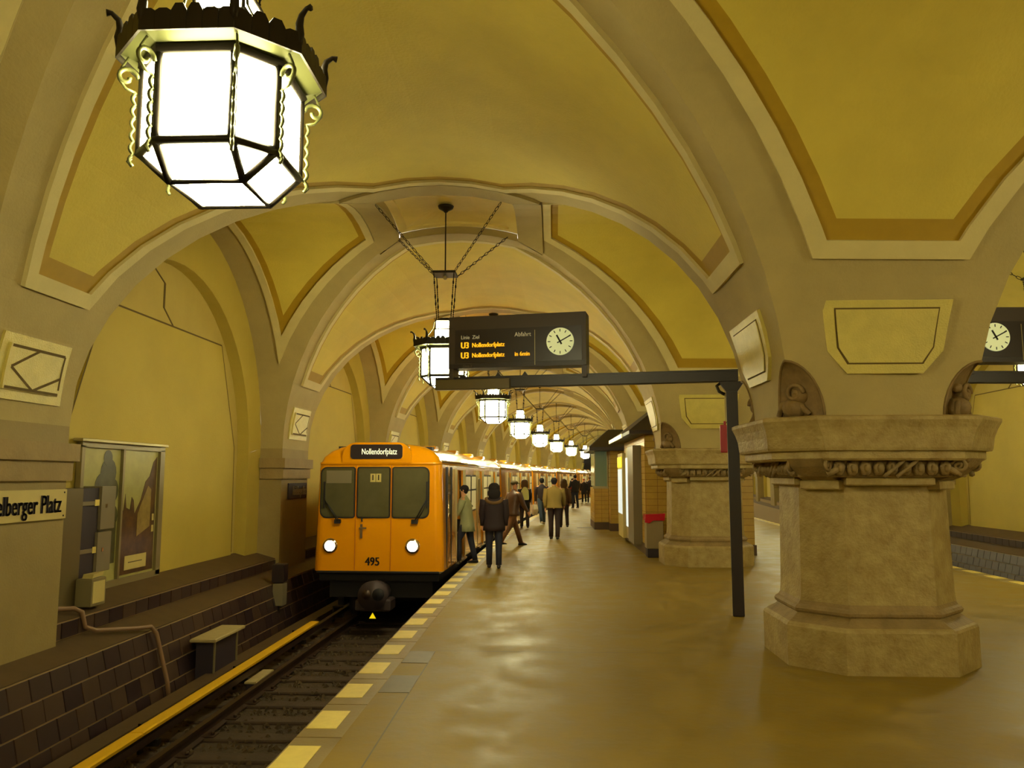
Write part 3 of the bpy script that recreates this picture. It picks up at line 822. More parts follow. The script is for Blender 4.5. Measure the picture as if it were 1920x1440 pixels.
LL = ['large wrought iron lantern glowing white, nearest, hanging at the upper left', 'second lantern in the row, partly hidden behind the left end of the departure board',
      'third lantern, first one seen wholly below the black sign beam', 'fourth glowing lantern from the camera, just right of the third above the train roof',
      'fifth glowing lantern down the aisle, above the second carriage', 'sixth glowing lantern down the aisle', 'seventh lantern down the aisle, small and bright',
      'eighth lantern down the aisle, small among the far lights', 'ninth lantern down the aisle, small among the far lights', 'farthest small lantern glowing beside the kiosk roof']
first = True
for s in (1, -1):
    for k in range(KMIN, KMAX + 1):
        o = lan0 if first else copy_tree(lan0); first = False
        yc = cy(k); o.location = W(CX[s] - (.10 if s == 1 else -.12), yc, .13); o.rotation_euler = (0, 0, slope(yc))
        if s == 1:
            lab = LL[k] if 0 <= k < len(LL) else 'lantern hanging behind the camera over the left track'
            tag(o, lab, 'lantern', 'lanterns over the left aisle')
        else:
            tag(o, 'lantern hanging over the right aisle, chain just showing at the right edge' if k == 1 else 'lantern over the right aisle, %s bay counted from the camera' % (['behind the camera', 'first', 'second', 'third', 'fourth', 'fifth', 'sixth', 'seventh', 'eighth', 'ninth', 'tenth'][k+1]), 'lantern', 'lantern showing at the right edge' if k == 1 else 'lanterns over the right aisle')

# ------------------------------------------------------------------ underground train
def rrect(x0, x1, z0, z1, r, n=4):
    rs = r if isinstance(r, (list, tuple)) else [r]*4
    pts = []
    for (cx_, cz_, a0, rr) in ((x1-rs[0], z0+rs[0], -PI/2, rs[0]), (x1-rs[1], z1-rs[1], 0, rs[1]), (x0+rs[2], z1-rs[2], PI/2, rs[2]), (x0+rs[3], z0+rs[3], PI, rs[3])):
        for i in range(n+1):
            a = a0 + PI/2*i/n; pts.append((cx_ + rr*math.cos(a), cz_ + rr*math.sin(a)))
    return pts
CL = 12.15
HW = 1.25
def hw_at(z): return HW - 0.028*max(0, z)
def outline(hw, iy=0.0, r=.15, n=5, y1=CL):
    pts = []
    for (cx_, cy_, a0) in ((hw-r, iy+r, -PI/2), (hw-r, y1-iy-r, 0), (-hw+r, y1-iy-r, PI/2), (-hw+r, iy+r, PI)):
        for i in range(n+1):
            a = a0 + PI/2*i/n; pts.append((cx_ + r*math.cos(a), cy_ + r*math.sin(a)))
    return pts
DOORS = [(1.75, 3.0), (5.45, 6.7), (9.15, 10.4)]
def make_car(head, cardet):
    t = empty('train_car', (0,0,0))
    # side and end walls with real door gaps on the platform side
    def wall_seg(pa, pb, mb, z0=.07, z1=2.07, th=.05):
        (xa, ya), (xb, yb_) = pa, pb; n = 4; rows = []
        for i in range(n+1):
            z = z0 + (z1-z0)*i/n; f = hw_at(z)/HW; rows.append([(xa*f, ya, z), (xb*f, yb_, z)])
        for a, b in zip(rows, rows[1:]): mb.add([a[0], a[1], b[1], b[0]], [(0,1,2,3)], False)
        d = Vector((xb-xa, yb_-ya)); nn = Vector((d.y, -d.x)).normalized()*th
        ins = [[(p[0]-nn.x, p[1]-nn.y, p[2]) for p in r] for r in (rows[0], rows[-1])]
        mb.add([ins[0][0], ins[0][1], ins[1][1], ins[1][0]], [(3,2,1,0)])
        for q in (0, 1): mb.add([rows[0][q], ins[0][q], ins[1][q], rows[-1][q]], [(0,1,2,3)])
    ol = outline(HW); n = 5
    body = MB(); side = MB()
    fr_right = ol[:n+1]; re_right = ol[n+1:2*n+2]; re_left = ol[2*n+2:3*n+3]; fr_left = ol[3*n+3:]
    loopf = fr_left + fr_right; loopr = re_right + re_left
    for lp in (loopf, loopr):
        for a, b in zip(lp, lp[1:]): wall_seg(a, b, body)
    wall_seg(re_left[-1], fr_left[0], body)
    ys = [fr_right[-1][1]] + [v for d in DOORS for v in d] + [re_right[0][1]]
    for i in range(0, len(ys), 2): wall_seg((HW, ys[i]), (HW, ys[i+1]), side)
    for d in DOORS: wall_seg((HW, d[0]), (HW, d[1]), side, 1.98, 2.07)
    body.build('body_shell', 'orange', t, fixn=False)
    side.build('side_panel', 'orange' , t, fixn=False)
    rb = MB(); rings = []
    for z, hw in ((2.06, 1.155), (2.07, 1.185), (2.11, 1.19), (2.125, 1.165), (2.22, 1.12), (2.33, 1.0), (2.41, .84), (2.46, .62), (2.485, .35), (2.49, .1)):
        iy = max(0, (1.165 - hw)*.55); rr = .15 if hw > .4 else .05
        rings.append([(p[0], p[1], z) for p in outline(hw, iy - (.02 if hw > 1.17 else 0), rr)])
    rb.loft(rings, True, True, True); rb.build('roof', 'train_roof' if not head else 'orange', t)
    fm = MB(); fm.box(-1.19, 1.19, .06, CL-.06, .03, .09); fm.build('car_floor', 'cream', t)
    im = MB(); im.box(-1.1, -1.08, .9, CL-.4, .1, 2.05); im.box(-1.05, 1.05, .85, .88, .1, 2.05); im.build('inner_wall', 'interior_glow', t)  # these walls glow by themselves; no lamp is built inside the car
    # glossy gutter rail
    g = MB(); g.cyl((1.175, .15, 2.13), (1.175, CL-.15, 2.13), .03, n=8); g.build('gutter', 'chrome', t)
    # side windows, with frame and mid rail
    wins = [(3.25, 4.15), (4.3, 5.2), (6.95, 7.85), (8.0, 8.9), (10.62, 11.6)]
    for (y0, y1) in wins:
        xs = hw_at(1.5)
        fr = MB(); fr.prism([(xs - .03, p[0], p[1]) for p in rrect(y0, y1, 1.0, 1.88, .07)], (.045, 0, 0)); f = fr.build('window_frame', 'rubber', t)
        for (z0, z1) in ((1.04, 1.50), (1.54, 1.84)):
            pn = MB(); pn.prism([(xs + .012, p[0], p[1]) for p in rrect(y0+.04, y1-.04, z0, z1, .03)], (.008, 0, 0)); pn.build('window_pane', 'interior_glow', f)
    for di, (y0, y1) in enumerate(DOORS):
        xs = HW
        for q in (0, 1):
            a = y0 + (y1-y0)/2*q + .01; b = a + (y1-y0)/2 - .02
            if head and di == 0: sh = (-.55 if q == 0 else .55)
            else: sh = 0
            if sh: xs2 = HW - .09
            else: xs2 = HW - .03
            mb = MB()
            for i in range(3):
                z0, z1 = .09 + i*.63, .09 + (i+1)*.63
                x0, x1 = xs2 - .028*z0, xs2 - .028*z1
                mb.add([(x0, a+sh, z0), (x0, b+sh, z0), (x1, b+sh, z1), (x1, a+sh, z1), (x0-.03, a+sh, z0), (x0-.03, b+sh, z0), (x1-.03, b+sh, z1), (x1-.03, a+sh, z1)],
                       [(0,1,2,3), (7,6,5,4), (0,3,7,4), (1,5,6,2), (2,6,7,3), (0,4,5,1)])
            d_ = mb.build('door_leaf', 'door_panel', t)
            xw_ = xs2 - .028*1.4
            mb = MB(); mb.prism([(xw_ - .012, p[0], p[1]) for p in rrect(a+sh+.12, b+sh-.12, .85, 1.8, .06)], (.02, 0, 0)); mb.build('door_window', 'train_glass', d_)
        for yy in (y0 - .03, y1): 
            mb = MB(); mb.box(HW-.055, HW+.004, yy, yy+.03, .07, 2.0); mb.build('door_post', 'aluminium', t)
        mb = MB(); mb.box(HW-.05, HW+.05, y0, y1, .03, .07); mb.build('door_step', 'chrome', t)
    # cab side door
    if head:
        mb = MB(); mb.box(HW-.04, HW+.002, .42, .47, .1, 2.03); mb.box(HW-.04, HW+.002, .98, 1.03, .1, 2.03); mb.build('door_gap', 'rubber', t)
        mb = MB(); mb.box(HW-.04, HW-.012, .55, .9, 1.1, 1.85); mb.build('cab_side_window', 'train_glass', t)
        mb = MB(); mb.cyl((HW+.03, .38, .6), (HW+.03, .38, 1.5), .012, n=6); mb.build('grab_rail', 'chrome', t)
    # underframe
    mb = MB(); mb.box(-1.15, 1.15, .12, CL-.1, -.12, .06); mb.box(-1.0, 1.0, .3, CL-.3, -.45, -.12); mb.build('underframe', 'under', t)
    for yb_ in (2.2, CL-2.2):
        for dy in (-.85, .85):
            wh = MB()
            for sx in (-.7525, .7525): wh.cyl((sx-.06, yb_+dy, -.62), (sx+.06, yb_+dy, -.62), .33, n=20)
            wh.cyl((-.7, yb_+dy, -.62), (.7, yb_+dy, -.62), .07, n=8); wh.build('wheelset', 'under_grey', t)
        mb = MB(); 
        for sx in (-1, 1): mb.box(sx*.95-.06, sx*.95+.06, yb_-1.3, yb_+1.3, -.7, -.45)
        mb.build('bogie_frame', 'under', t)
    # small roof vents
    for q in range(4):
        mb = MB(); mb.box(-.12+.75, .12+.75, 1.2+q*2.9, 1.6+q*2.9, 2.38, 2.47, bev=.015); mb.build('roof_vent', 'train_roof', t)
    if not head: 
        return t
    # ---- cab front
    yw = -.012
    for (x0, x1, rs) in ((-1.11, -.48, [.03,.03,.10,.10]), (-.40, .20, [.03]*4), (.28, .95, [.10,.10,.03,.03])):
        mb = MB(); mb.prism([(p[0], yw+.04, p[1]) for p in rrect(x0-.025, x1+.025, 1.06, 2.03, [r+.02 for r in rs])], (0, -.045, 0)); f = mb.build('windscreen_seal', 'rubber', t)
        mb = MB(); mb.prism([(p[0], yw-.002, p[1]) for p in rrect(x0, x1, 1.085, 2.005, rs)], (0, -.008, 0)); mb.build('windscreen', 'train_glass', f)
    # blind and seat back seen through the left windscreen
    mb = MB(); mb.box(-1.02, -.53, yw-.0125, yw-.011, 1.72, 1.96); mb.build('cab_blind', 'case_grey', t)
    for x in (-.445, .24):
        mb = MB(); mb.box(x-.008, x+.008, -.008, .0, .09, 2.06); mb.build('door_gap', 'orange_trim', t)
    mb = MB(); mb.prism([(p[0], -.02, p[1]) for p in rrect(-.72, .62, 2.09, 2.495, [.02,.26,.26,.02])], (0, .9, 0)); mb.build('visor', 'orange', t)
    mb = MB(); mb.prism([(p[0], -.035, p[1]) for p in rrect(-.56, .45, 2.18, 2.455, .06)], (0, .03, 0)); hc = mb.build('destination_box', 'board_face', t)
    add_text('destination_text', 'Nollendorfplatz', .16, 'sign_lit', hc, (-.0, -.037, 2.315), (1,0,0), (0,0,1), .68, .002)
    add_text('car_number', '495', .22, 'num_black', t, (-.10, -.006, .245), (1,0,0), (0,0,1), .85, .003, bold=.006)
    for q in (0, 1):
        mb = MB(); mb.box(-.165+q*.11, -.065+q*.11, yw-.016, yw-.01, 1.74, 1.90); p_ = mb.build('run_number_plate', 'ivory', t)
        add_text('run_number', '1', .15, 'num_black', p_, (-.115+q*.11, yw-.018, 1.82), (1,0,0), (0,0,1), .9, .001, bold=.004)
    for x in (-.92, .665):
        mb = MB(); mb.cyl((x, .02, .54), (x, -.03, .54), .15, .135, 24); mb.build('lamp_rim', 'chrome', t)
        mb = MB(); mb.ball((x, -.028, .54), (.105, .03, .105), 18, 8); mb.build('headlight', 'head_light', t)
    for sg, xb_, xt in ((-1, -.78, -1.05), (1, .70, .93)):
        mb = MB(); mb.box(xb_-.06, xb_+.06, -.06, 0, .96, 1.04, bev=.01)
        mb.tube([(xb_, -.05, 1.0), ((xb_+xt)/2, -.06, 1.22), (xt, -.04, 1.42)], .012, 6); mb.tube([(xb_+.04, -.05, 1.0), ((xb_+xt)/2+.04, -.06, 1.2), (xt+.01, -.04, 1.40)], .009, 6)
        mb.box(xt-.015, xt+.015, -.045, -.025, 1.25, 1.75); mb.build('wiper', 'rubber', t)
    mb = MB(); mb.box(-.345, -.30, -.03, 0, .68, .95, bev=.008); mb.box(-.36, -.22, -.05, -.02, .86, .89, bev=.005); mb.build('door_handle', 'chrome', t)
    mb = MB(); mb.tube([(-.31, -.02, 1.0), (-.31, -.05, 1.03), (-.31, -.02, 1.06)], .015, 6); mb.build('door_catch', 'rubber', t)
    mb = MB(); mb.box(-1.17, 1.17, -.015, .03, .03, .075, bev=.01); mb.build('lower_trim', 'rubber', t)
    mb = MB(); mb.box(-.95, -.75, .5, .9, 2.26, 2.44); mb.box(.62, .95, .35, .6, 2.28, 2.42); mb.build('roof_box', 'rubber', t)
    # coupler
    mb = MB(); mb.cyl((0, -.38, -.33), (0, .2, -.33), .27, .22, 20); mb.box(-.33, .33, -.3, .1, -.62, -.40, bev=.03); mb.build('coupler', 'under_grey', t)
    for sx in (-.1, .12):
        mb = MB(); mb.cyl((sx, -.42, -.30), (sx, -.37, -.30), .085 if sx < 0 else .11, n=14); mb.build('coupler_face', 'under' if sx > 0 else 'rail', t)
    mb = MB(); mb.prism([(-.06, -.32, -.74), (.06, -.32, -.74), (0, -.32, -.64)], (0, .02, 0)); mb.build('coupler_marker', 'screen_yellow', t)
    return t
train = empty('underground_train', W(TC, 15.25, 0), 0, 'orange underground train with lit headlights standing at the left platform edge', 'train')
YT = 15.25
head = make_car(True, 0); mid = make_car(False, 0)
def collect_as_parts(car, yc, name):
    """merge the small pieces of a far car by kind so that it stays part > sub-part of the train"""
    pass
# the train is one thing: each car shell is a part and everything on it a sub-part
def adopt(car, y0):
    yc = y0 + CL/2; rz = slope(yc)
    M = Matrix.Translation((TC + bend(yc), yc, 0)) @ Matrix.Rotation(rz, 4, 'Z') @ Matrix.Translation((0, -CL/2, 0))
    kids = ALLKIDS(car)
    base = [q for q in kids if q.name.startswith('body_shell')][0]
    base.name = 'car_body'
    TI = Matrix.Translation(train.location).inverted()
    def bake(o):
        if o.data.users > 1: o.data = o.data.copy()
        o.data.transform(TI @ M)
    bake(base); base.parent = train
    for q in kids:
        if q is base: continue
        for g in ALLKIDS(q): bake(g); g.parent = base
        bake(q); q.parent = base
    bpy.data.objects.remove(car)
cars = [head] + [mid if i == 0 else copy_tree(mid) for i in range(4)]
for i, c in enumerate(cars): adopt(c, YT + i*(CL + .2))

# ------------------------------------------------------------------ departure boards on posts
def make_board(label, flip=False):
    t = empty('departure_board', (0,0,0), 0, label, 'sign', 'departure boards')
    # local: post at x=0, beam runs to -x, board faces -y
    mb = MB(); mb.box(-.075, .075, -.055, .055, 0, 3.12, bev=.01); mb.build('post', 'black_paint', t)
    mb = MB(); mb.box(-4.25, .09, -.07, .07, 3.14, 3.30, bev=.008); mb.box(-4.25, .09, -.085, .085, 3.285, 3.305); mb.build('beam', 'black_paint', t)
    mb = MB(); mb.prism([(.075, -.06, 3.0), (.17, -.06, 3.14), (-.17, -.06, 3.14), (-.075, -.06, 3.0)], (0, .12, 0)); mb.build('post_head', 'black_paint', t)
    mb = MB(); mb.tube([(-.15, -.03, 3.12), (-.2, -.08, 3.08), (-.17, -.1, 3.0), (-.1, -.09, 2.96)], .022, 6); mb.build('cable', 'rubber', t)
    x0, x1 = -4.02, -1.98; z0, z1 = 3.42, 4.19
    for xx in (x0, x1 - .07):
        m2 = MB(); m2.box(xx, xx+.07, -.14, .14, 3.25, z1, bev=.006); m2.build('board_upright', 'board', t)
    mb = MB(); mb.box(x0, x1, -.16, .16, z0, z1, bev=.006); bd = mb.build('display_case', 'board', t)
    mb = MB(); mb.box(x0+.10, x1-.06, -.168, -.158, z0+.07, z1-.20); mb.build('display_face', 'board_face', bd)
    mb = MB(); mb.box(x0+.02, x1-.02, -.166, -.158, z0+.0, z0+.065); mb.build('lower_band', 'black_paint', bd)
    mb = MB(); mb.box(x1-.745, x1-.738, -.172, -.166, z0+.02, z1-.24); mb.build('divider', 'aluminium', bd)
    F = (1,0,0); Uz = (0,0,1); y = -.170
    def tx(nm, b_, sz, m_, x, z, sx=1.0, bold=0.0): add_text(nm, b_, sz, m_, bd, (x, y, z), F, Uz, sx, .002, 'LEFT', bold)
    tx('heading_text', 'Linie  Ziel', .078, 'board_text', x0+.19, z1-.315, .9)
    tx('heading_text', 'Abfahrt', .088, 'board_text', x0+1.0, z1-.30, .9)
    for i, z in enumerate((z1-.435, z1-.585)):
        tx('line_text', 'U3', .13, 'led', x0+.19, z, .8, .006); tx('destination_text', 'Nollendorfplatz', .094, 'led', x0+.36, z, .82, .0035)
    tx('minutes_text', 'in 6min', .088, 'led', x0+1.0, z1-.585, .86, .0025)
    tx('platform_text', 'Gleis 2', .05, 'faint_text', x0+.22, z0+.03, 1.0)
    # clock
    cx_, cz_, r = x1 - .37, z0 + .345, .19
    mb = MB(); mb.cyl((cx_, -.166, cz_), (cx_, -.186, cz_), r+.008, n=40, smooth=False); ck = mb.build('clock_face', 'clock_face', t)
    for i in range(12):
        a = i*PI/6; mb = MB(); M = Matrix.Translation((cx_, -.19, cz_)) @ Matrix.Rotation(a, 4, 'Y')
        mb.box(-.006, .006, -.002, .002, r*.74, r*.94, M); mb.build('hour_mark', 'num_black', ck)
    for nm, ang, l0, l1, w in (('hour_hand', -28, -.25, .55, .012), ('minute_hand', 62, -.25, .92, .008)):
        mb = MB(); M = Matrix.Translation((cx_, -.194, cz_)) @ Matrix.Rotation(math.radians(ang), 4, 'Y')
        mb.box(-w, w, -.002, .002, r*l0, r*l1, M); mb.build(nm, 'num_black', ck)
    # light box fixed to the beam's outer half
    mb = MB(); mb.box(-4.22, -3.10, -.17, -.05, 3.11, 3.26, bev=.006); mb.build('beam_box', 'cabinet', t)
    mb = MB(); mb.box(-.17, -.08, -.04, .06, 2.17, 2.55, bev=.01); mb.box(-.12, -.09, -.02, .03, 2.55, 2.60); mb.build('red_box', 'red', t)
    mb = MB(); mb.box(-.10, -.078, -.02, .02, 2.60, 3.0); mb.build('cable_cover', 'ivory', t)
    # signal heads on the beam top
    for xx in (-3.3, -2.9):
        mb = MB(); mb.prism([(xx-.05, -.03, 3.30), (xx+.05, -.03, 3.30), (xx, -.03, 3.37)], (0, .06, 0)); mb.build('beam_clip', 'black_paint', t)
    if flip:            # the other aisle's board reads the same way but its arm points to the right
        def walk(o):
            nm = o.name.split('.')[0]
            if 'text' in nm: o.data.transform(Matrix.Translation((-x1 + .60 - x0, 0, 0)))
            elif nm in ('clock_face', 'hour_mark', 'hour_hand', 'minute_hand'): o.data.transform(Matrix.Translation((-2*cx_, 0, 0)))
            else: o.data.transform(Matrix.Scale(-1, 4, (1, 0, 0))); o.data.flip_normals()
            for q in ALLKIDS(o): walk(q)
        for q in ALLKIDS(t): walk(q)
    return t
b1 = make_board('black departure board with clock, on the post between the two nearest pillars')
b1.location = (2.545, 11.05, 0); b1.rotation_euler = (0, 0, -math.radians(10.5))
b2 = make_board('departure board over the right platform, its clock half hidden by the nearest pillar', True)
b2.location = (3.86, 11.3, 0); b2.rotation_euler = (0, 0, math.radians(2))

# ------------------------------------------------------------------ wall things on the left
XF = CX[1] - A          # pilaster face
def sign(yc, mb_col, txt_col, label, half=1.0, zc=1.54):
    t = empty('station_sign', (XF + .02, yc, zc), slope(yc), label, 'sign', 'station name signs')
    mb = MB(); mb.box(0, .02, -half, half, -.165, .165, bev=.004); mb.build('sign_plate', mb_col, t)
    add_text('sign_text', 'Heidelberger Platz', .28, txt_col, t, (.022, .17*half, -.005), (0,1,0), (0,0,1), .67*half + .02, .008, bold=.007)
    for sy in (-1, 1):
        for sz in (-1, 1):
            mb = MB(); mb.cyl((.02, sy*(half-.05), sz*.13), (.026, sy*(half-.05), sz*.13), .01, n=8); mb.build('screw', 'iron', t)
    return t
s1 = sign(7.97, 'ivory', 'letter_dark', 'cream station name sign with dark lettering on the nearest left pilaster')
s2 = sign(17.25, 'letter_dark', 'case_grey', 'dark station name sign on the second pilaster, beside the train front', .6)
s2.location.x += bend(17.25)
# poster case
XN = XF - WALLD - .16
t = empty('poster_case', (XN, 11.3, .35), 0, 'glazed metal poster case with two posters on the yellow niche wall', 'poster case')
mb = MB(); mb.box(0, .05, -1.12, 1.08, 0, 1.92); mb.build('back_board', 'cabinet', t)
mb = MB()
for (a0, a1, c0, c1) in ((-1.15, 1.12, 1.88, 1.95), (-1.15, 1.12, -.02, .07), (-1.15, -1.08, 0, 1.9), (.98, 1.12, 0, 1.9), (-.12, -.07, .05, 1.9)): mb.box(.03, .10, a0, a1, c0, c1)
mb.build('case_frame', 'cabinet_grey', t)
mb = MB(); mb.box(.03, .16, -1.25, 1.10, 1.95, 1.99, bev=.006); mb.build('top_strip', 'aluminium', t)
mb = MB(); mb.box(.05, .056, -1.08, -.12, .07, 1.88); p1 = mb.build('poster', 'poster_sky', t)
mb = MB(); [mb.cyl((.0565 + .0004*i, a, b), (.059 + .0004*i, a, b), r, n=16, smooth=False) for i, (a, b, r) in enumerate(((-.42,1.55,.2),(-.55,1.35,.2),(-.32,1.3,.18),(-.5,1.05,.22),(-.3,.95,.17),(-.45,1.75,.11)))]; mb.prism([(.057, a, b) for a, b in ((-.75,.3),(-.16,.3),(-.16,.9),(-.6,1.0),(-.75,.8))], (.003, 0, 0)); mb.build('tree_shape', 'tree_dark', p1)
mb = MB(); mb.box(.05, .056, -.07, .98, .07, 1.88); p2 = mb.build('poster', 'poster_sky', t)
mb = MB(); mb.prism([(.057, a, b) for a, b in ((-.05,.1),(.95,.1),(.95,1.8),(.84,1.72),(.74,1.5),(.62,1.42),(.5,1.15),(.34,.95),(.30,1.15),(.24,1.2),(.2,1.02),(.1,1.05),(.06,1.25),(.02,1.0),(-.05,1.1))], (.003, 0, 0)); mb.build('roofs_shape', 'poster_dark', p2)
mb = MB(); mb.prism([(.0605, a, b) for a, b in ((.42,.62),(.80,.75),(.80,1.3),(.7,1.36),(.52,1.1),(.42,.95))], (.003, 0, 0)); mb.build('house_shape', 'poster_mid', p2)
mb = MB(); mb.box(.0605, .064, .12, .74, .16, .36); mb.build('caption_panel', 'ivory', p2)
mb = MB(); mb.box(.064, .0655, .22, .62, .255, .27); mb.build('caption_line', 'cabinet', p2)
for a, b in ((.86, .66), (.86, .83)):
    mb = MB(); mb.box(.0605, .064, a, a+.06, b, b+.1); mb.build('light_patch', 'ivory', p2)
# control cabinet in front of the posters
t = empty('equipment_cabinet', (-5.98, 9.88, .28), 0, 'grey equipment cabinet with open dark shelves standing left of the poster case', 'cabinet')
mb = MB(); mb.box(-.15, .19, -.55, -.02, 0, 1.42, bev=.006); mb.build('side_housing', 'cabinet', t)
mb = MB(); mb.box(-.15, .14, 0, .42, .3, 1.42, bev=.004); mb.build('body', 'letter_dark', t)
for (z0, z1, y0, y1) in ((.88, 1.44, .42, .76), (.34, .85, .38, .70)):
    mb = MB(); mb.box(-.14, .18, y0, y1, z0, z1, bev=.006); d = mb.build('door', 'case_grey', t)
    mb = MB(); mb.box(.18, .19, y0+.1, y0+.13, (z0+z1)/2, (z0+z1)/2+.05); mb.build('latch', 'chrome', d)
for z in (1.22, .62):
    mb = MB(); mb.box(.1, .16, .02, .40, z-.02, z+.03); sh = mb.build('shelf', 'case_grey', t)
    mb = MB(); mb.box(.16, .165, .30, .40, z-.03, z+.05); mb.build('small_label', 'marking', sh)
mb = MB(); mb.box(-.1, .1, .05, .38, 0, .3); mb.build('base', 'letter_dark', t)
t = empty('waste_box', (-5.66, 9.92, .26), 0, 'small pale metal box with crumpled paper on top, below the equipment cabinet', 'box')
mb = MB(); mb.box(-.1, .1, -.16, .16, 0, .34, bev=.01); mb.build('body', 'cabinet_grey', t)
mb = MB(); mb.box(.1, .106, -.13, .13, .04, .30); mb.build('front_plate', 'ivory', t)
mb = MB(); mb.prism([(-.06, -.1, .34), (.08, -.12, .34), (.09, .1, .36), (-.05, .12, .34)], (.01, .01, .05)); mb.build('paper', 'ivory', t)
# pipe down the tiled wall
mb = MB(); mb.tube([(-5.86, 8.6, .36), (-5.70, 9.35, .31), (-5.62, 9.52, .29), (-5.55, 9.57, .24), (-5.53, 9.62, .06), (-5.45, 9.72, -.0), (-5.2, 10.25, -.07), (-5.12, 10.42, -.08), (-5.08, 10.5, -.18), (-4.92, 10.53, -.80), (-4.88, 10.54, -1.10)], .028, 8)
tag(mb.build('drain_pipe', 'pipe', None), 'brown metal pipe bending over the ledges and down the tiled wall', 'pipe')
# box with a pale cover against the wall, plate by the rail, signal box by pilaster
t = empty('track_box', (-4.82, 11.85, -1.12), 0, 'dark track-side box with a pale slab top against the tiled wall', 'box')
mb = MB(); mb.box(-.13, .12, -.42, .42, 0, .66); mb.build('body', 'letter_dark', t)
for yy in (-.42, .40):
    mb = MB(); mb.box(.12, .14, yy, yy+.03, 0, .66); mb.build('edge_strip', 'cabinet_grey', t)
mb = MB(); mb.box(-.17, .2, -.55, .55, .66, .71, bev=.012); mb.build('cover_slab', 'cream', t)
t = empty('track_plate', (-4.06, 11.5, -1.11), 0, 'low pale-topped block between the yellow guard board and the rail', 'block')
mb = MB(); mb.box(-.07, .07, -.3, .38, 0, .13); mb.build('block_body', 'letter_dark', t)
mb = MB(); mb.box(-.09, .075, -.32, .40, .13, .165, bev=.008); mb.build('block_cover', 'cream', t)
t = empty('signal_box', (-4.99, 15.1, -.62), 0, 'small black-topped signal box fixed to the tiled wall left of the train', 'signal box')
mb = MB(); mb.box(-.12, .1, -.13, .13, .50, .84, bev=.012); mb.build('head', 'black_paint', t)
mb = MB(); mb.box(-.10, .09, -.12, .12, .08, .49, bev=.01); mb.build('housing', 'case_grey', t)
mb = MB(); mb.box(-.15, .0, -.03, .03, -.3, .1); mb.build('bracket', 'iron', t)

# ------------------------------------------------------------------ kiosks behind the second pillar
def tiled(parent, rects):
    """rects: (axis, const, a0, a1, z0, z1) ; axis 'x' plane faces -x, 'y' plane faces -y"""
    gm, tm = MB(), MB()
    for (ax, c, a0, a1, z0, z1) in rects:
        n = max(1, round((a1-a0)/.29)); m = max(1, round((z1-z0)/.155)); g = .006
        for i in range(n):
            for j in range(m):
                p0, p1 = a0 + (a1-a0)*i/n + g, a0 + (a1-a0)*(i+1)/n - g; q0, q1 = z0 + (z1-z0)*j/m + g, z0 + (z1-z0)*(j+1)/m - g
                if ax == 'y': tm.box(p0, p1, c - .012, c + .01, q0, q1)
                else: tm.box(c - .012, c + .01, p0, p1, q0, q1)
    o = tm.build('wall_tiles', 'kiosk_tile', parent); tag(o, kind='stuff')
t = empty('tiled_kiosk', (0,0,0), 0, 'yellow tiled kiosk with dark hipped roof directly behind the second pillar', 'kiosk', 'tiled kiosks on the platform')
mb = MB(); mb.box(2.36, 4.9, 19.4, 24.4, .22, 2.85); mb.build('walls', 'kiosk_grout', t)
tiled(t, [('y', 19.4, 2.36, 4.9, .24, 2.84), ('x', 2.36, 19.4, 24.4, .24, 2.84)])
mb = MB(); mb.box(2.33, 4.93, 19.36, 24.4, 0, .24); mb.build('base', 'kiosk_base', t)
mb = MB(); mb.loft([[(1.95, 19.0, 2.85), (5.3, 19.0, 2.85), (5.3, 25.0, 2.85), (1.95, 25.0, 2.85)], [(1.95, 19.0, 2.93), (5.3, 19.0, 2.93), (5.3, 25.0, 2.93), (1.95, 25.0, 2.93)], [(3.0, 20.2, 3.75), (4.2, 20.2, 3.75), (4.2, 24.0, 3.75), (3.0, 24.0, 3.75)]]); mb.build('roof', 'roof_dark', t)
mb = MB(); mb.box(1.93, 1.955, 20.8, 24.9, 2.84, 2.94); mb.build('eave_strip', 'kiosk_strip', t)
t2 = empty('display_cabinet', (0,0,0), 0, 'tall lit display cabinet with yellow header on the left side of the near kiosk', 'display cabinet')
mb = MB(); mb.box(2.14, 2.35, 20.1, 21.4, .18, 2.62, bev=.01); mb.build('end_panel', 'case_grey', t2)
mb = MB(); mb.box(2.20, 2.35, 21.45, 22.5, .18, 2.6); mb.build('frame', 'aluminium', t2)
mb = MB(); mb.box(2.18, 2.20, 21.5, 22.4, .5, 2.35); mb.build('lit_screen', 'screen_lit', t2)
mb = MB(); mb.box(2.12, 2.35, 22.7, 24.1, .15, 2.5); mb.build('frame', 'ivory', t2)
mb = MB(); mb.box(2.10, 2.13, 22.75, 24.05, 2.1, 2.4); mb.build('header_panel', 'screen_yellow', t2)
mb = MB(); mb.box(2.10, 2.13, 22.8, 23.9, .8, 2.05); mb.build('lit_panel', 'screen_lit', t2)
t = empty('tiled_kiosk', (0,0,0), 0, 'farther yellow tiled kiosk with greenish window and dark hipped roof', 'kiosk', 'tiled kiosks on the platform')
mb = MB(); mb.box(2.18, 2.75, 27.7, 31, .25, 2.75); mb.box(1.68, 2.75, 28.5, 31, .25, 1.45); mb.box(2.14, 2.75, 28.5, 31, 1.4, 2.75); mb.build('walls', 'kiosk_grout', t)
tiled(t, [('y', 27.7, 2.18, 2.75, .25, 2.75), ('y', 28.5, 1.68, 2.17, .25, 1.45), ('x', 2.18, 27.7, 28.5, .25, 2.75), ('x', 1.68, 28.5, 31, .25, 1.45)])
mb = MB(); mb.box(1.66, 2.75, 28.47, 31, 0, .25); mb.box(2.15, 2.75, 27.66, 28.5, 0, .25); mb.build('base', 'kiosk_base', t)
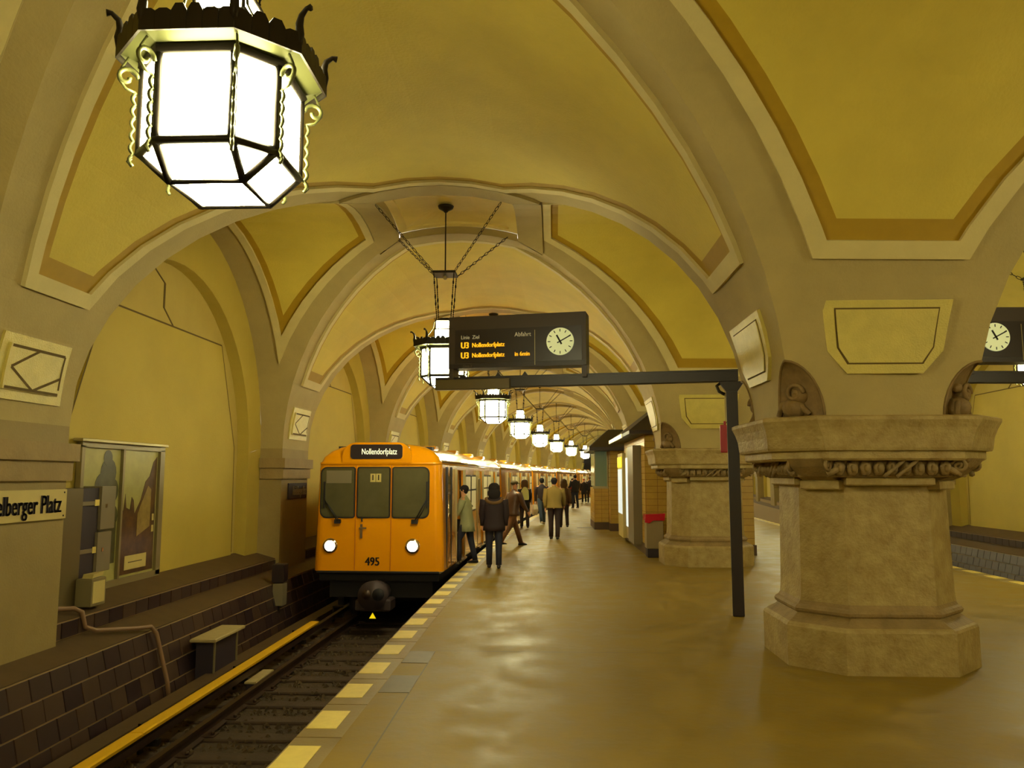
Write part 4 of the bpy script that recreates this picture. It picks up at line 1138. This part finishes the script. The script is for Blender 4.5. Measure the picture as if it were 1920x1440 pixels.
mb = MB(); mb.box(1.70, 2.14, 28.52, 28.55, 1.5, 2.72); mb.box(1.69, 1.71, 28.55, 30.8, 1.5, 2.72); w = mb.build('window_pane', 'window_green', t)
mb = MB()
for a in (1.68, 2.12): mb.box(a, a+.03, 28.49, 28.56, 1.45, 2.75)
mb.box(1.62, 2.17, 28.42, 28.6, 1.42, 1.5); mb.build('window_frame', 'aluminium', t)
mb = MB(); mb.loft([[(1.45, 27.3, 2.72), (3.1, 27.3, 2.72), (3.1, 31.5, 2.72), (1.45, 31.5, 2.72)], [(1.45, 27.3, 2.84), (3.1, 27.3, 2.84), (3.1, 31.5, 2.84), (1.45, 31.5, 2.84)], [(2.2, 28.6, 3.5), (3.0, 28.6, 3.5), (3.0, 30.5, 3.5), (2.2, 30.5, 3.5)]]); mb.build('roof', 'roof_dark', t)
mb = MB(); mb.box(2.66, 2.74, 27.4, 27.62, 0, 1.4, bev=.01); mb.build('side_post', 'kiosk_base', t)
t = empty('litter_bin', (2.47, 18.9, 0), 0, 'grey litter bin with a red lid left of the second pillar', 'bin')
mb = MB(); mb.box(-.17, .17, -.17, .17, .0, .2, bev=.01); mb.build('foot', 'letter_dark', t)
mb = MB(); mb.box(-.19, .19, -.19, .19, .2, .85, bev=.02); mb.build('body', 'bin_grey', t)
mb = MB(); mb.prism([(-.22, -.22, .84), (.22, -.22, .84), (.24, -.22, 1.0), (-.21, -.22, .98)], (0, .44, 0)); mb.prism([(-.23, -.24, .80), (-.13, -.24, .78), (.02, -.24, .88), (-.22, -.24, .9)], (0, .03, 0)); mb.build('lid', 'lid_red', t)
mb = MB(); mb.box(.19, .21, -.1, .1, .3, .8); mb.build('side_handle', 'rubber', t)

# ------------------------------------------------------------------ people
def limb_pts(p, q, n=3): return [p.lerp(q, i/n) for i in range(n+1)]
def person(name_label, x, y, head, h=1.75, leg=((.25, .1), (-.25, .15)), arm=((-.25, .2), (.25, .2)), lean=0.05, build=1.0,
           top='coat_dark', bottom='jeans', hair='hair_black', coat=0.0, hairstyle='short', extras=(), z=0.0, shoes='shoe', head_turn=0.0):
    """head: heading angle (0 looks along +y), leg/arm: (swing forward, bend) left then right"""
    s = h/1.75
    t = empty('person', (x, y, z), head, name_label, 'person')
    V = Vector
    def down(p, a, l, side=0.0): return p + V((side, math.sin(a)*l, -math.cos(a)*l))
    hipc = V((0, 0, .93)); 
    legs = []; lows = []
    for i, sx in enumerate((-1, 1)):
        hp = V((sx*.092, 0, .92)); sw, bd = leg[i]
        kn = down(hp, sw, .43, sx*.01); an = down(kn, sw - bd, .42, 0)
        legs.append([hp, kn, an]); lows.append(an.z)
    dz = .085 - min(lows)
    for l in legs:
        for p in l: p.z += dz
    hipc.z += dz
    def up(p, l, a): return p + V((0, math.sin(a)*l, math.cos(a)*l))
    waist = up(hipc, .16, lean); chest = up(waist, .20, lean); sh = up(chest, .13, lean); nk = up(sh, .09, lean*.7); hd = up(nk, .115, lean*.3); tp = up(hd, .10, 0)
    arms = []
    for i, sx in enumerate((-1, 1)):
        so = sh + V((sx*.175*build, 0, -.02)); sw, bd = arm[i]
        el = down(so, sw, .28, sx*.05); wr = down(el, sw + bd, .25, -sx*.01)
        arms.append([so, el, wr])
    # continuous body grown with a Skin modifier
    vs, rad, ed = [], [], []
    def node(p, r, par=None):
        vs.append(p*s); rad.append(r*s); i = len(vs)-1
        if par is not None: ed.append((par, i))
        return i
    r0 = node(hipc, .115); a = node(waist, .10, r0); b = node(chest, .12, a); c = node(sh, .075, b); d = node(nk, .052, c)
    e = node(hd + V((0,.012,-.03)), .072, d); g = node(hd + V((0, 0,.045)), .082, e)
    for i in (0, 1):
        so, el, wr = arms[i]; q = node(so, .055, c); q = node(el, .042, q); q = node(wr, .028, q)
        dr = (wr - el).normalized(); side = V((1, 0, 0)) if i == 0 else V((-1, 0, 0)); pal = node(wr + dr*.055, .034, q)
        fw = V((0, 1, 0)) - dr*dr.y; fw = fw.normalized() if fw.length > .2 else V((0,0,1))
        th = node(wr + dr*.045 + fw*.04, .012, q); node(wr + dr*.085 + fw*.055 + side*.01, .009, th)
        for f, (o_, L) in enumerate(((.027, .07), (.009, .08), (-.009, .075), (-.027, .06))):
            k1 = node(wr + dr*(.085 + L*.35) + fw*o_, .0095, pal); node(wr + dr*(.085 + L) + fw*o_*1.05 + side*.018, .008, k1)
    for i in (0, 1):
        hp, kn, an = legs[i]; q = node(hp, .088, r0); q = node(kn, .056, q); q = node(an, .038, q)
        node(an + V((0, .13, -.055)), .030, q)
    me = bpy.data.meshes.new('body'); me.from_pydata([tuple(v) for v in vs], ed, []); me.update()
    o = bpy.data.objects.new('tmp_body', me); sc.collection.objects.link(o)
    md = o.modifiers.new('skin', 'SKIN'); md.use_smooth_shade = True
    sk = me.skin_vertices[0].data
    for i, r in enumerate(rad): sk[i].radius = (r, r); sk[i].use_root = (i == 0)
    m2 = o.modifiers.new('sub', 'SUBSURF'); m2.levels = 1; m2.render_levels = 1
    bpy.context.view_layer.update()
    dg = bpy.context.evaluated_depsgraph_get(); em = bpy.data.meshes.new_from_object(o.evaluated_get(dg))
    bpy.data.objects.remove(o)
    em.materials.clear(); em.materials.append(MATS['skin']); bo = link('body', em, t)
    def ell(c, rx, ry, n=14, tilt=0): return [(c.x*s + rx*s*math.cos(2*PI*i/n), c.y*s + ry*s*math.sin(2*PI*i/n), c.z*s + tilt*math.sin(2*PI*i/n)) for i in range(n)]
    # trousers
    for i in (0, 1):
        hp, kn, an = legs[i]; mb = MB()
        pts = [hp + V((0, 0, .06)), hp, hp.lerp(kn, .5), kn, kn.lerp(an, .5), an + V((0, 0, -.02))]
        mb.tube([p*s for p in pts], [r*s*(.9 + .1*build) for r in (.10, .108, .092, .072, .066, .060)], 10)
        mb.build('trouser_leg', bottom, t)
        mb = MB(); rg = []
        for (yy, w, hh) in ((-.07, .03, .05), (-.05, .042, .08), (.02, .045, .085), (.09, .046, .055), (.15, .042, .04), (.185, .022, .028)):
            c0 = an + V((0, yy, -.085)); rg.append([((c0.x + w*math.cos(q))*s, c0.y*s, max(c0.z + hh*.5 + hh*.5*math.sin(q), -9)*s) for q in [2*PI*k/8 for k in range(8)]])
        mb.loft(rg, True, True, True); mb.build('shoe', shoes, t)
    # jacket or coat: torso plus sleeves
    mb = MB(); w = build
    if coat > 0: rings = [ell(hipc + V((0, -.01, -coat)), .20*w, .15*w), ell(hipc + V((0, 0, -coat*.4)), .19*w, .145*w)]
    else: rings = [ell(hipc + V((0, 0, -.04)), .17*w, .125*w)]
    rings += [ell(hipc + V((0,0,.03)), .178*w, .13*w), ell(waist, .168*w, .125*w), ell(chest, .195*w, .135*w), ell(sh + V((0,0,-.03)), .20*w, .12*w), ell(sh + V((0,0,.015)), .15*w, .09*w), ell(nk + V((0,-.01,-.02)), .068, .068), ell(nk + V((0,-.01,.005)), .062, .064)]
    mb.loft(rings, True, True, True)
    mb.build('coat' if coat > .05 else 'jacket', top, t)
    for i in (0, 1):
        so, el, wr = arms[i]; mb = MB()
        mb.tube([p*s for p in (so + V((0,0,.015)), so.lerp(el, .4), el, el.lerp(wr, .5), wr)], [.078*w*s, .070*w*s, .058*w*s, .052*s, .045*s], 10); mb.build('sleeve', top, t)
    # face and hair
    R = Matrix.Rotation(head_turn, 3, 'Z')
    def hpnt(v): return (hd + V((0,0,.01)) + R @ V(v))*s
    for sx in (-1, 1):
        mb = MB(); mb.ball(hpnt((sx*.031, .074, .005)), .011*s, 8, 6); mb.build('eye', 'white_eye', t)
        mb = MB(); mb.ball(hpnt((sx*.082, -.005, -.005)), (.010*s, .018*s, .03*s), 8, 6); mb.build('ear', 'skin', t)
    mb = MB(); mb.prism([tuple(hpnt(v)) for v in ((-.014, .072, -.025), (.014, .072, -.025), (0, .076, .018))], R @ V((0, .02, -.004))*s); mb.build('nose', 'skin', t)
    mb = MB(); mb.ball(hpnt((0, .068, -.055)), (.024*s, .012*s, .006*s), 8, 5); mb.build('mouth', 'red_cloth', t)
    mb = MB()
    if hairstyle == 'long':
        mb.ball(hpnt((0, -.02, .02)), (.128*s, .122*s, .128*s), 14, 10); mb.ball(hpnt((0, -.06, -.08)), (.138*s, .09*s, .15*s), 14, 10)
    elif hairstyle == 'cap':
        mb.ball(hpnt((0, -.012, .045)), (.098*s, .108*s, .065*s), 14, 8); mb.prism([tuple(hpnt(v)) for v in ((-.06, .07, .03), (.06, .07, .03), (.04, .15, .02), (-.04, .15, .02))], (0, 0, .012))
    else:
        mb.ball(hpnt((0, -.018, .028)), (.096*s, .100*s, .092*s), 14, 9); mb.ball(hpnt((0, -.045, -.02)), (.082*s, .055*s, .07*s), 12, 7)
    mb.build('cap' if hairstyle == 'cap' else 'hair', hair, t)
    for ex in extras: ex(t, s, dict(sh=sh, chest=chest, hip=hipc, arms=arms, nk=nk, hd=hd, waist=waist))
    return t
def fur_hood(t, s, J):
    mb = MB(); c = J['sh']
    pts = [((c.x + .17*math.cos(a))*s, (c.y - .05 + .10*math.sin(a))*s, (c.z - .0 - .09*max(0, -math.sin(a)) + .02)*s) for a in [2*PI*i/18 for i in range(18)]]
    mb.tube(pts, .036*s, 8, closed=True); mb.build('fur_hood', 'fur', t)
def shoulder_bag(t, s, J):
    w = J['arms'][0][2]; mb = MB(); bx = J['hip'] + Vector((.05, .24, -.10))
    mb.box((bx.x-.08)*s, (bx.x+.10)*s, (bx.y-.14)*s, (bx.y+.14)*s, (bx.z-.14)*s, (bx.z+.14)*s, bev=.03*s); b = mb.build('bag', 'black_cloth', t)
    mb = MB(); a = J['sh'] + Vector((.02, -.02, .06))
    mb.tube([a*s, (J['chest'] + Vector((.12, -.15, -.02)))*s, (bx + Vector((.05, -.12, .12)))*s], .012*s, 5)
    mb.tube([a*s, (J['chest'] + Vector((.02, .16, .0)))*s, (bx + Vector((.0, .1, .12)))*s], .012*s, 5); mb.build('bag_strap', 'black_cloth', t)
def backpack(t, s, J):
    c = J['chest'] + Vector((.0, -.19, -.02)); mb = MB()
    mb.loft([[((c.x + sx*w)*s, (c.y + sy*.07)*s, (c.z + z)*s) for sx, sy in ((-1,-1),(1,-1),(1,1),(-1,1))] for z, w in ((-.24, .13), (-.18, .15), (.1, .13), (.2, .07), (.23, .03))]); mb.build('backpack', 'backpack', t)
    mb = MB(); mb.box((c.x-.09)*s, (c.x+.09)*s, (c.y-.10)*s, (c.y-.065)*s, (c.z-.18)*s, (c.z-.03)*s, bev=.01); mb.build('backpack_pocket', 'backpack', t)
def white_bag(t, s, J):
    w = J['arms'][0][2]; mb = MB(); n = w + Vector((-.03, .02, -.10))
    mb.loft([[((n.x + a*.5*q)*s, (n.y + b*q)*s, (n.z + z)*s) for a, b in ((-1,-1),(1,-1),(1,1),(-1,1))] for z, q in ((-.42, .14), (-.2, .17), (-.03, .12))]); mb.tube([(n + Vector((0, -.1, -.03)))*s, (n + Vector((0, 0, .09)))*s, (n + Vector((0, .1, -.03)))*s], .008*s, 5); mb.build('shopping_bag', 'white_bag', t)
def suitcase(t, s, J):
    mb = MB(); mb.box(.24, .44, -.45, -.2, .05, .55, bev=.03); mb.tube([(.3, -.44, .55), (.3, -.44, .8), (.38, -.44, .8), (.38, -.44, .55)], .01, 5); mb.build('suitcase', 'under_grey', t)
person('person with long dark hair in a dark fur-hooded coat and jeans, nearest the train', -1.08, 16.55, .05, 1.68, ((.10, .05), (-.06, .1)), ((.05, .15), (.05, .15)), .02, 1.2, 'coat_dark', 'jeans', 'hair_black', .16, 'long', (fur_hood,))
person('person in a pale green coat with a black shoulder bag stepping up into the train', -1.72, 17.45, PI/2 - .1, 1.67, ((.42, .45), (-.16, .08)), ((.35, .5), (.45, .5)), .14, 1.15, 'green_coat', 'jeans', 'hair_black', .22, 'short', (shoulder_bag,), shoes='shoe')
person('person in a brown leather jacket, tan trousers and a grey cap, striding past the doors', -.92, 21.7, -.95, 1.80, ((.42, .05), (-.42, .25)), ((-.3, .25), (.35, .3)), .12, 1.18, 'leather', 'brown_trousers', 'cap_grey', .10, 'cap', (), head_turn=-.3)
person('person in black carrying a pale yellow backpack, walking along the train', -.80, 29.1, .1, 1.70, ((.15, .1), (-.1, .25)), ((-.05, .2), (.1, .7)), .03, 1.0, 'black_cloth', 'dark_trousers', 'hair_brown', .2, 'long', (backpack,))
person('person in dark jacket and blue jeans holding a white shopping bag', -.18, 31.6, .25, 1.80, ((-.35, .1), (.35, .35)), ((.05, .1), (.2, .3)), .12, 1.05, 'coat_dark', 'jeans_blue', 'hair_black', .0, 'short', (white_bag,), shoes='boot_white')
person('person in an olive jacket and dark trousers walking away mid-platform', .22, 24.1, -.12, 1.80, ((.10, .05), (-.08, .1)), ((-.25, .25), (.35, .35)), .04, 1.22, 'olive', 'dark_trousers', 'hair_black', .05, 'short')
person('person with light brown hair half hidden behind the olive-jacketed person', .62, 29.6, .1, 1.72, ((.15, .1), (-.15, .2)), ((.1, .2), (-.1, .2)), .03, 1.0, 'leather', 'dark_trousers', 'hair_brown', .1, 'long')
person('person in a navy black jacket and dark jeans standing apart, right of the olive-jacketed person', 1.66, 47.5, .5, 1.92, ((.08, .05), (-.08, .1)), ((.3, .9), (.1, .2)), .02, 1.15, 'black_cloth', 'jeans', 'hair_black', .1, 'short')
person('person in a red jacket beside the train, behind the dark-clothed pair', 1.75, 55.0, .9, 1.70, ((.1, .1), (-.1, .1)), ((.1, .2), (.1, .2)), .02, 1.05, 'red_cloth', 'dark_trousers', 'hair_brown', .1, 'short')
person('person in a black coat with red hat and white boots, far down the platform', 2.60, 56.5, .2, 1.68, ((.12, .1), (-.12, .1)), ((.1, .2), (.0, .2)), .02, 1.15, 'black_cloth', 'black_cloth', 'red_cloth', .3, 'cap', (), shoes='boot_white')
person('farthest person in dark clothes with a grey suitcase, beside the kiosk edge', 3.05, 57.5, .1, 1.82, ((.1, .1), (-.1, .1)), ((.1, .2), (-.2, .2)), .02, 1.1, 'coat_dark', 'dark_trousers', 'hair_brown', .1, 'short', (suitcase,))

# put each kiosk's origin at its own base
for o in [q for q in sc.collection.objects if q.type == 'EMPTY' and q.name.split('.')[0] in ('tiled_kiosk', 'display_cabinet')]:
    ch = ALLKIDS(o); vs = [v.co for c in ch for v in c.data.vertices]
    c0 = Vector(((min(v.x for v in vs) + max(v.x for v in vs))/2, (min(v.y for v in vs) + max(v.y for v in vs))/2, 0))
    for c in ch: c.data.transform(Matrix.Translation(-c0))
    o.location = c0
